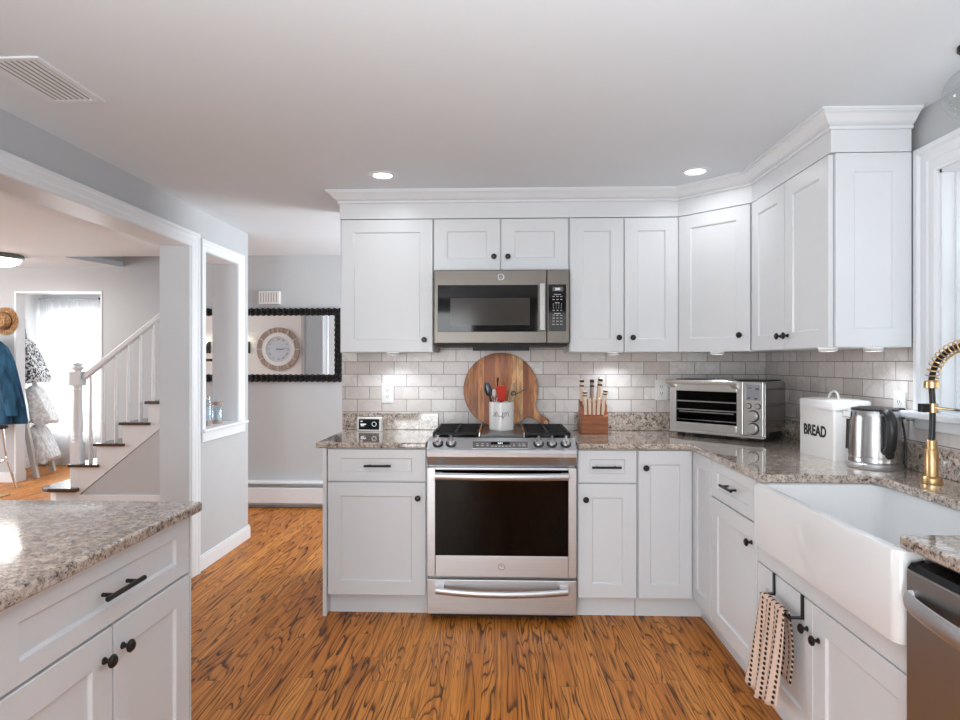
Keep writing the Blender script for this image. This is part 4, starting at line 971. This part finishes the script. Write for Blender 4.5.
for k, r in enumerate(('XII', 'I', 'II', 'III', 'IIII', 'V', 'VI', 'VII', 'VIII', 'IX', 'X', 'XI')):
    a = PI/2-k*PI/6
    text(r, .034, 'ink', f, Matrix.Translation((.135*math.cos(a), -.0045, .135*math.sin(a))) @ STAND @ Matrix.Rotation(a-PI/2, 4, 'Z'), name='numeral', world=False)
for L_, a, w_ in ((.085, math.radians(180+8), .008), (.125, math.radians(180-6), .006)):
    MB().prism([(-.03, -w_/2), (L_, -w_/4), (L_, w_/4), (-.03, w_/2)], -.009, -.007, 1).xf(Matrix.Rotation(-a, 4, 'Y')).build('hand', 'ink', f, **kw)
for i, x in enumerate((-3.50, -4.06)):
    t = thing('candle_sconce', ('lit candle sconce beside the clock, seen at the edge of the mirror', 'lit candle sconce farther from the clock, seen through the small wall opening')[i], 'wall light', (x, 2.762, 1.56))
    MB().box(-.03, .03, 0, .012, -.10, .06).build('backplate', 'bronze', t, bevel=.003, **kw)
    MB().tube([(0, .012, -.04), (0, .06, -.05), (0, .075, -.02), (0, .075, 0)], .005, 8).lathe([(.03, 0), (.022, .008), (0, .009)], (0, .075, 0), n=18).build('arm', 'bronze', t, **kw)
    MB().lathe([(.011, .009), (.011, .04)], (0, .075, 0), n=14).build('candle', 'plastic', t, **kw)
    MB().lathe([(.010, .041), (.022, .065), (.014, .10), (0, .13)], (0, .075, 0), n=16).build('flame_bulb', 'candle', t, **kw)

# two jars on the sill of the small opening
def jar(label, x, y, r, h, lid):
    t = thing('glass_jar', label, 'jar', (x, y, PB+.0205))
    MB().lathe([(r, 0), (r, h*.16)], n=24).build('band', 'greywood', t, **kw)
    MB().lathe([(r*.97, h*.161), (r*.97, h*.78), (r*.8, h*.84), (r*.8, h*.86)], n=24, caps=False).build('glass', 'jarglass', t, **kw)
    MB().lathe([(r*.8, .162*h), (r*.8, h*.6), (0, h*.6)], n=20).build('filling', plain('pale_blue_wax', (.60, .66, .70), .5), t, **kw)
    if lid: MB().lathe([(r*1.0, h*.861), (r*1.0, h), (0, h)], n=24).build('lid', 'greywood', t, **kw)
    else: MB().lathe([(r*.85, h*.861), (r*.85, h*.95), (0, h*.97)], n=24).build('lid', 'chrome', t, **kw)
jar('taller glass jar with a silver lid on the sill of the small wall opening', -1.99, 4.10, .030, .205, False)
jar('shorter glass jar with a wooden lid on the sill of the small wall opening', -1.985, 4.24, .036, .150, True)

# ------------------------------------------------------------------ staircase
SY = 5.6; RI, RU = .197, .243
nose = lambda k: -4.03+(k-2)*RU          # x of the nosing of tread k
top = lambda k: .185+(k-1)*RI if k > 1 else .165
struct(MB().prism([(-3.90, 0), (-2.9, 0), (-2.9, .93), (-3.905, .11)], SY+.006, SY+.09, 1).build('wall_stair', 'wall'))
struct(MB().box(-3.93, -2.9, SY-.008, SY+.0055, 0, .10).build('baseboard_stair', 'trim', bevel=.003))
t = thing('staircase', 'white staircase with dark treads and a turned newel rising behind the wide opening', 'stairs', (-3.5, 6.1, 0))
pl = [(-4.03, .0)]
for k in range(1, 8):
    x = nose(k)+.026 if k > 1 else -4.03
    pl += [(x, top(k)-.027)] if k == 1 else [(x, top(k-1)-.027), (x, top(k)-.027)]
pl = [(-4.03, .0), (-4.03, top(1)-.027)]
for k in range(2, 8): pl += [(nose(k)+.026, top(k-1)-.027), (nose(k)+.026, top(k)-.027)]
pl += [(-2.55, top(7)-.027), (-2.55, 1.215), (-3.93, .10), (-3.93, 0)]
MB().prism(pl, SY+.002, SY+.030, 1).build('stringer', 'cab', t)
for k in range(1, 8):
    x0 = nose(k)
    if k == 1:
        pts = [(-3.93, SY-.055)]; c = (-4.165, SY+.10)
        pts += [(c[0]+.155*math.cos(a), c[1]+.155*math.sin(a)) for a in [1.5*PI-q*PI/2/8 for q in range(9)]]
        pts += [(-4.32, FY-.01), (-3.93, FY-.01)]
        MB().prism(pts, top(1)-.036, top(1)).build('tread', 'tread', t, bevel=.006)
        MB().prism([(-4.0, SY+.0), (-4.15, SY+.0), (-4.24, SY+.05), (-4.265, SY+.12), (-4.265, FY-.01), (-4.0, FY-.01)], 0, top(1)-.037).build('riser', 'cab', t)
    else:
        MB().box(x0, x0+RU+.05, SY-.022, FY-.005, top(k)-.026, top(k)).build('tread', 'tread', t, bevel=.005)
        MB().box(x0+.027, x0+.045, SY+.031, FY-.005, top(k-1)+.001, top(k)-.027).build('riser', 'cab', t)
NX, NY = -3.975, SY+.045
m = MB().box(NX-.044, NX+.044, NY-.044, NY+.044, top(1), .585)
m.lathe([(.043, .585), (.038, .60), (.043, .615), (.038, .63), (.043, .645), (.037, .66), (.043, .70), (.043, .74), (.035, 1.06), (.041, 1.075), (.035, 1.09), (.041, 1.115)], (NX, NY, 0), n=24)
m.box(NX-.050, NX+.050, NY-.050, NY+.050, 1.115, 1.245)
m.lathe([(.030, 1.245), (.030, 1.258), (.050, 1.275), (.050, 1.29), (.028, 1.30), (.044, 1.312), (.044, 1.322), (0, 1.33)], (NX, NY, 0), n=24)
m.build('newel_post', 'cab', t, bevel=.004)
sl_ = RI/RU; hz = lambda x: 1.19+(x+3.92)*.785
MB().prism([(-.032, -.03), (.032, -.03), (.032, .012), (.018, .03), (-.018, .03), (-.032, .012)], 0, 1, 0).xf(Matrix(((1.35, 0, 0, -3.91), (0, 1, 0, NY), (1.35*.785, 0, 1, hz(-3.91)), (0, 0, 0, 1)))).build('handrail', 'trim', t, bevel=.004)
for i, x in enumerate((-3.85, -3.727, -3.606, -3.49, -3.372, -3.25, -3.13, -3.01)):
    k = max(q for q in range(2, 8) if nose(q) < x-.01)
    zt = hz(x)-.034
    m = MB().lathe([(.011, zt), (.015, top(k)+.30), (.017, top(k)+.22), (.014, top(k)+.20), (.018, top(k)+.185), (.014, top(k)+.17), (.017, top(k)+.15), (.017, top(k))], (x, NY, 0), n=12)
    m.build('baluster', 'cab', t)

# ------------------------------------------------------------------ living room things
t = thing('ceiling_lamp', 'lit flush dome ceiling lamp with a dark rim in the living room', 'ceiling light', (-4.90, 5.84, 2.385))
MB().lathe([(.20, -.0005), (.205, -.03), (.185, -.045), (.18, -.0005)], n=36, caps=False).build('rim', plain('aged_metal', (.14, .17, .155), .4, .6), t, **kw)
MB().lathe([(.183, -.040), (.165, -.075), (.11, -.105), (0, -.118)], n=32).build('shade', 'lamp', t, **kw)
area('dome_lamp', (0, 0, -.13), (0, 0, 0), .3, .3, 8, (1, .97, .93), 'DISK', PI, t)

t = thing('stool', 'metal-legged stool with a dark round seat under the blue jacket', 'stool', (-5.28, 6.20, 0))
MB().lathe([(.0, .640), (.135, .642), (.14, .655), (.135, .672), (0, .676)], n=30, caps=False).build('seat', 'black', t, **kw)
for k in range(4):
    a = PI/4+k*PI/2
    MB().tube([(.09*math.cos(a), .09*math.sin(a), .642), (.12*math.cos(a), .12*math.sin(a), .35), (.205*math.cos(a), .205*math.sin(a), .002)], .011, 8).build('leg', 'chrome', t, **kw)
MB().tube([(.128*math.cos(k*PI/12), .128*math.sin(k*PI/12), .30) for k in range(24)], .007, 8, closed=True).build('footrest', 'chrome', t, **kw)

def hang(loops):
    m = MB(); return loft(m, loops, True, True, True)
def ell(cx, cy, z, a, b, n=40, wav=0, fr=7, ph=0):
    return [(cx+a*math.cos(q)*(1+wav*math.sin(fr*q+ph)), cy+b*math.sin(q)*(1+wav*math.sin(fr*q+ph)), z) for q in [2*PI*k/n for k in range(n)]]
t = thing('denim_jacket', 'blue denim jacket hanging on the grey wall beside the doorway', 'jacket', (-5.52, 6.50, 1.2))
lv = [(1.585, .07, .05, 0), (1.56, .13, .07, .02), (1.50, .20, .09, .03), (1.35, .27, .10, .05), (1.1, .33, .105, .08), (.85, .385, .11, .10), (.70, .41, .11, .12), (.665, .405, .105, .12)]
hang([ell(-5.585, 6.52, z, a, b, 44, w_, 9, z*4) for z, a, b, w_ in lv]).build('body', 'denim', t)
hang([ell(-5.43+.19*k/7, 6.44-.012*k/7, 1.50-.74*k/7, .055+.012*math.sin(k*1.7), .06, 20, .08, 5, k) for k in range(8)]).build('sleeve', 'denim', t)
MB().tube([(-5.665, 6.47, 1.575), (-5.585, 6.445, 1.555), (-5.505, 6.47, 1.575), (-5.515, 6.55, 1.60), (-5.655, 6.55, 1.60)], .022, 8, closed=True).build('collar', 'denim', t)
t = thing('straw_hat', 'tan straw hat hanging on the wall above the denim jacket', 'hat', (-5.50, 6.60, 1.79))
MB().lathe([(.15, -.045), (.153, -.039), (.09, -.025), (.083, .03), (.068, .05), (0, .055), (0, .045), (.063, .04), (.077, .02), (.085, -.03), (.145, -.047)], axis='-y', n=36, caps=False).build('brim_and_crown', 'straw', t, **kw)
MB().tube([(.088*math.cos(k*PI/12), .018, .088*math.sin(k*PI/12)) for k in range(24)], .012, 8, closed=True, flat=(1, .5)).build('band', plain('brown_band', (.12, .05, .02), .7), t, **kw)
tag(MB().box(-5.9, -4.93, 5.55, 6.02, .0005, .010).build('jute_rug', 'jute', bevel=.003), 'tan woven rug on the living room floor in front of the stool', 'rug')

# blanket ladder in the sun room
LF, LR = Vector((-5.357, 6.915, 0)), Vector((-5.494, 7.362, 0)); lean = Vector((-.40, .02, 1.87))
t = thing('blanket_ladder', 'white leaning blanket ladder just inside the sun room', 'ladder', tuple((LF+LR)/2))
for P0 in (LF, LR):
    w_ = .028; top_ = P0+lean
    m = MB(); vs = []
    for p in (P0, top_): vs += [p+Vector((-w_, -w_*.7, 0)), p+Vector((w_, -w_*.7, 0)), p+Vector((w_, w_*.7, 0)), p+Vector((-w_, w_*.7, 0))]
    m.add(vs, [(3, 2, 1, 0), (4, 5, 6, 7), (0, 1, 5, 4), (1, 2, 6, 5), (2, 3, 7, 6), (3, 0, 4, 7)]).build('rail', 'whitewood', t)
for f_ in (.14, .34, .54, .70, .88):
    MB().tube([LF+lean*f_+Vector((0, .022, 0)), LR+lean*f_-Vector((0, .022, 0))], .014, 8).build('rung', 'whitewood', t)
def throw(label, mat, z1, z0, bulge, yw, seed):
    """a folded blanket draped over a rung: a soft pad following the lean, both flaps"""
    rn = random.Random(seed); loops = []; n = 40
    mid = (LF+LR)/2
    for k in range(11):
        f_ = k/10; z = z1+(z0-z1)*f_; c = mid+lean*(z/1.87); th = (.045+bulge*(f_**.7)) if 0 < f_ < 1 else (.02+bulge*.8*f_)
        ax_ = (LR-LF).normalized(); nx_ = Vector((ax_.y, -ax_.x, 0)); hw_ = yw*(.80+.26*f_) if k else yw*.6
        lp = []
        for q in range(n):
            a = 2*PI*q/n; cs, sn = math.cos(a), math.sin(a)
            u = math.copysign(abs(cs)**.5, cs)*hw_; v = math.copysign(abs(sn)**.6, sn)*th*(1+.10*math.sin(5*a+f_*3+seed)); 
            p = c+ax_*u+nx_*(v+(.07 if seed < 3 else .02)+.05*f_); lp.append((p.x, p.y, z+.012*math.sin(3*a+seed)*(k == 10)+.015*(1-abs(cs))*(k == 0)))
        loops.append(lp)
    o = hang(loops).build('throw_blanket', mat); return tag(o, label, 'blanket')
throw('black and white speckled blanket on the top rung of the ladder', 'spots', 1.60, 1.10, .055, .24, 1)
throw('fluffy pale blanket on the middle of the ladder, below the speckled one', 'fleece', 1.04, .60, .065, .20, 2)
throw('pale grey streaked blanket lowest on the ladder', 'throw', .575, .17, .045, .235, 3)

def curtain(label, x0, x1, ph):
    m = MB(); n = 60; vs = []
    for k in range(n+1):
        x = x0+(x1-x0)*k/n; y = 7.735+.020*math.sin(k*1.15+ph)+.008*math.sin(k*2.7)
        vs += [(x, y, .05), (x, y*.999+.0077, 2.13)]
    m.add(vs, [(2*k, 2*k+2, 2*k+3, 2*k+1) for k in range(n)], True)
    return tag(m.build('sheer_curtain', 'sheer'), label, 'curtain')
curtain('white sheer curtain beside the blanket ladder, its inner edge at the bright window', -5.95, -5.56, 0)
curtain('white sheer curtain nearest the staircase newel, over the bright window', -5.55, -5.14, 1.3)
t = thing('curtain_rod', 'thin curtain rod with a dark end above the sheer curtains', 'curtain rod', (-5.4, 7.73, 2.15))
MB().tube([(-5.96, 7.735, 2.152), (-5.17, 7.735, 2.152)], .009, 10).build('rod', 'trim', t)
MB().tube([(-5.169, 7.735, 2.152), (-5.08, 7.735, 2.152)], .012, 10).build('finial', 'bronze', t)
for x in (-5.9, -5.2): MB().box(x-.008, x+.008, 7.735, 7.819, 2.14, 2.16).build('bracket', 'trim', t)
t = thing('round_wall_hanging', 'round blue-grey ring hanging by the sun room window', 'wall decor', (-4.78, 7.80, 1.60))
MB().lathe([(.36, 0), (.36, .02), (.30, .026), (.29, 0)], axis='-y', n=40, caps=False).build('ring', plain('blue_grey', (.34, .44, .50), .5), t, **kw)
MB().lathe([(.29, .004), (0, .004)], axis='-y', n=40).build('disc', plain('pale_disc', (.62, .68, .70), .4), t, **kw)
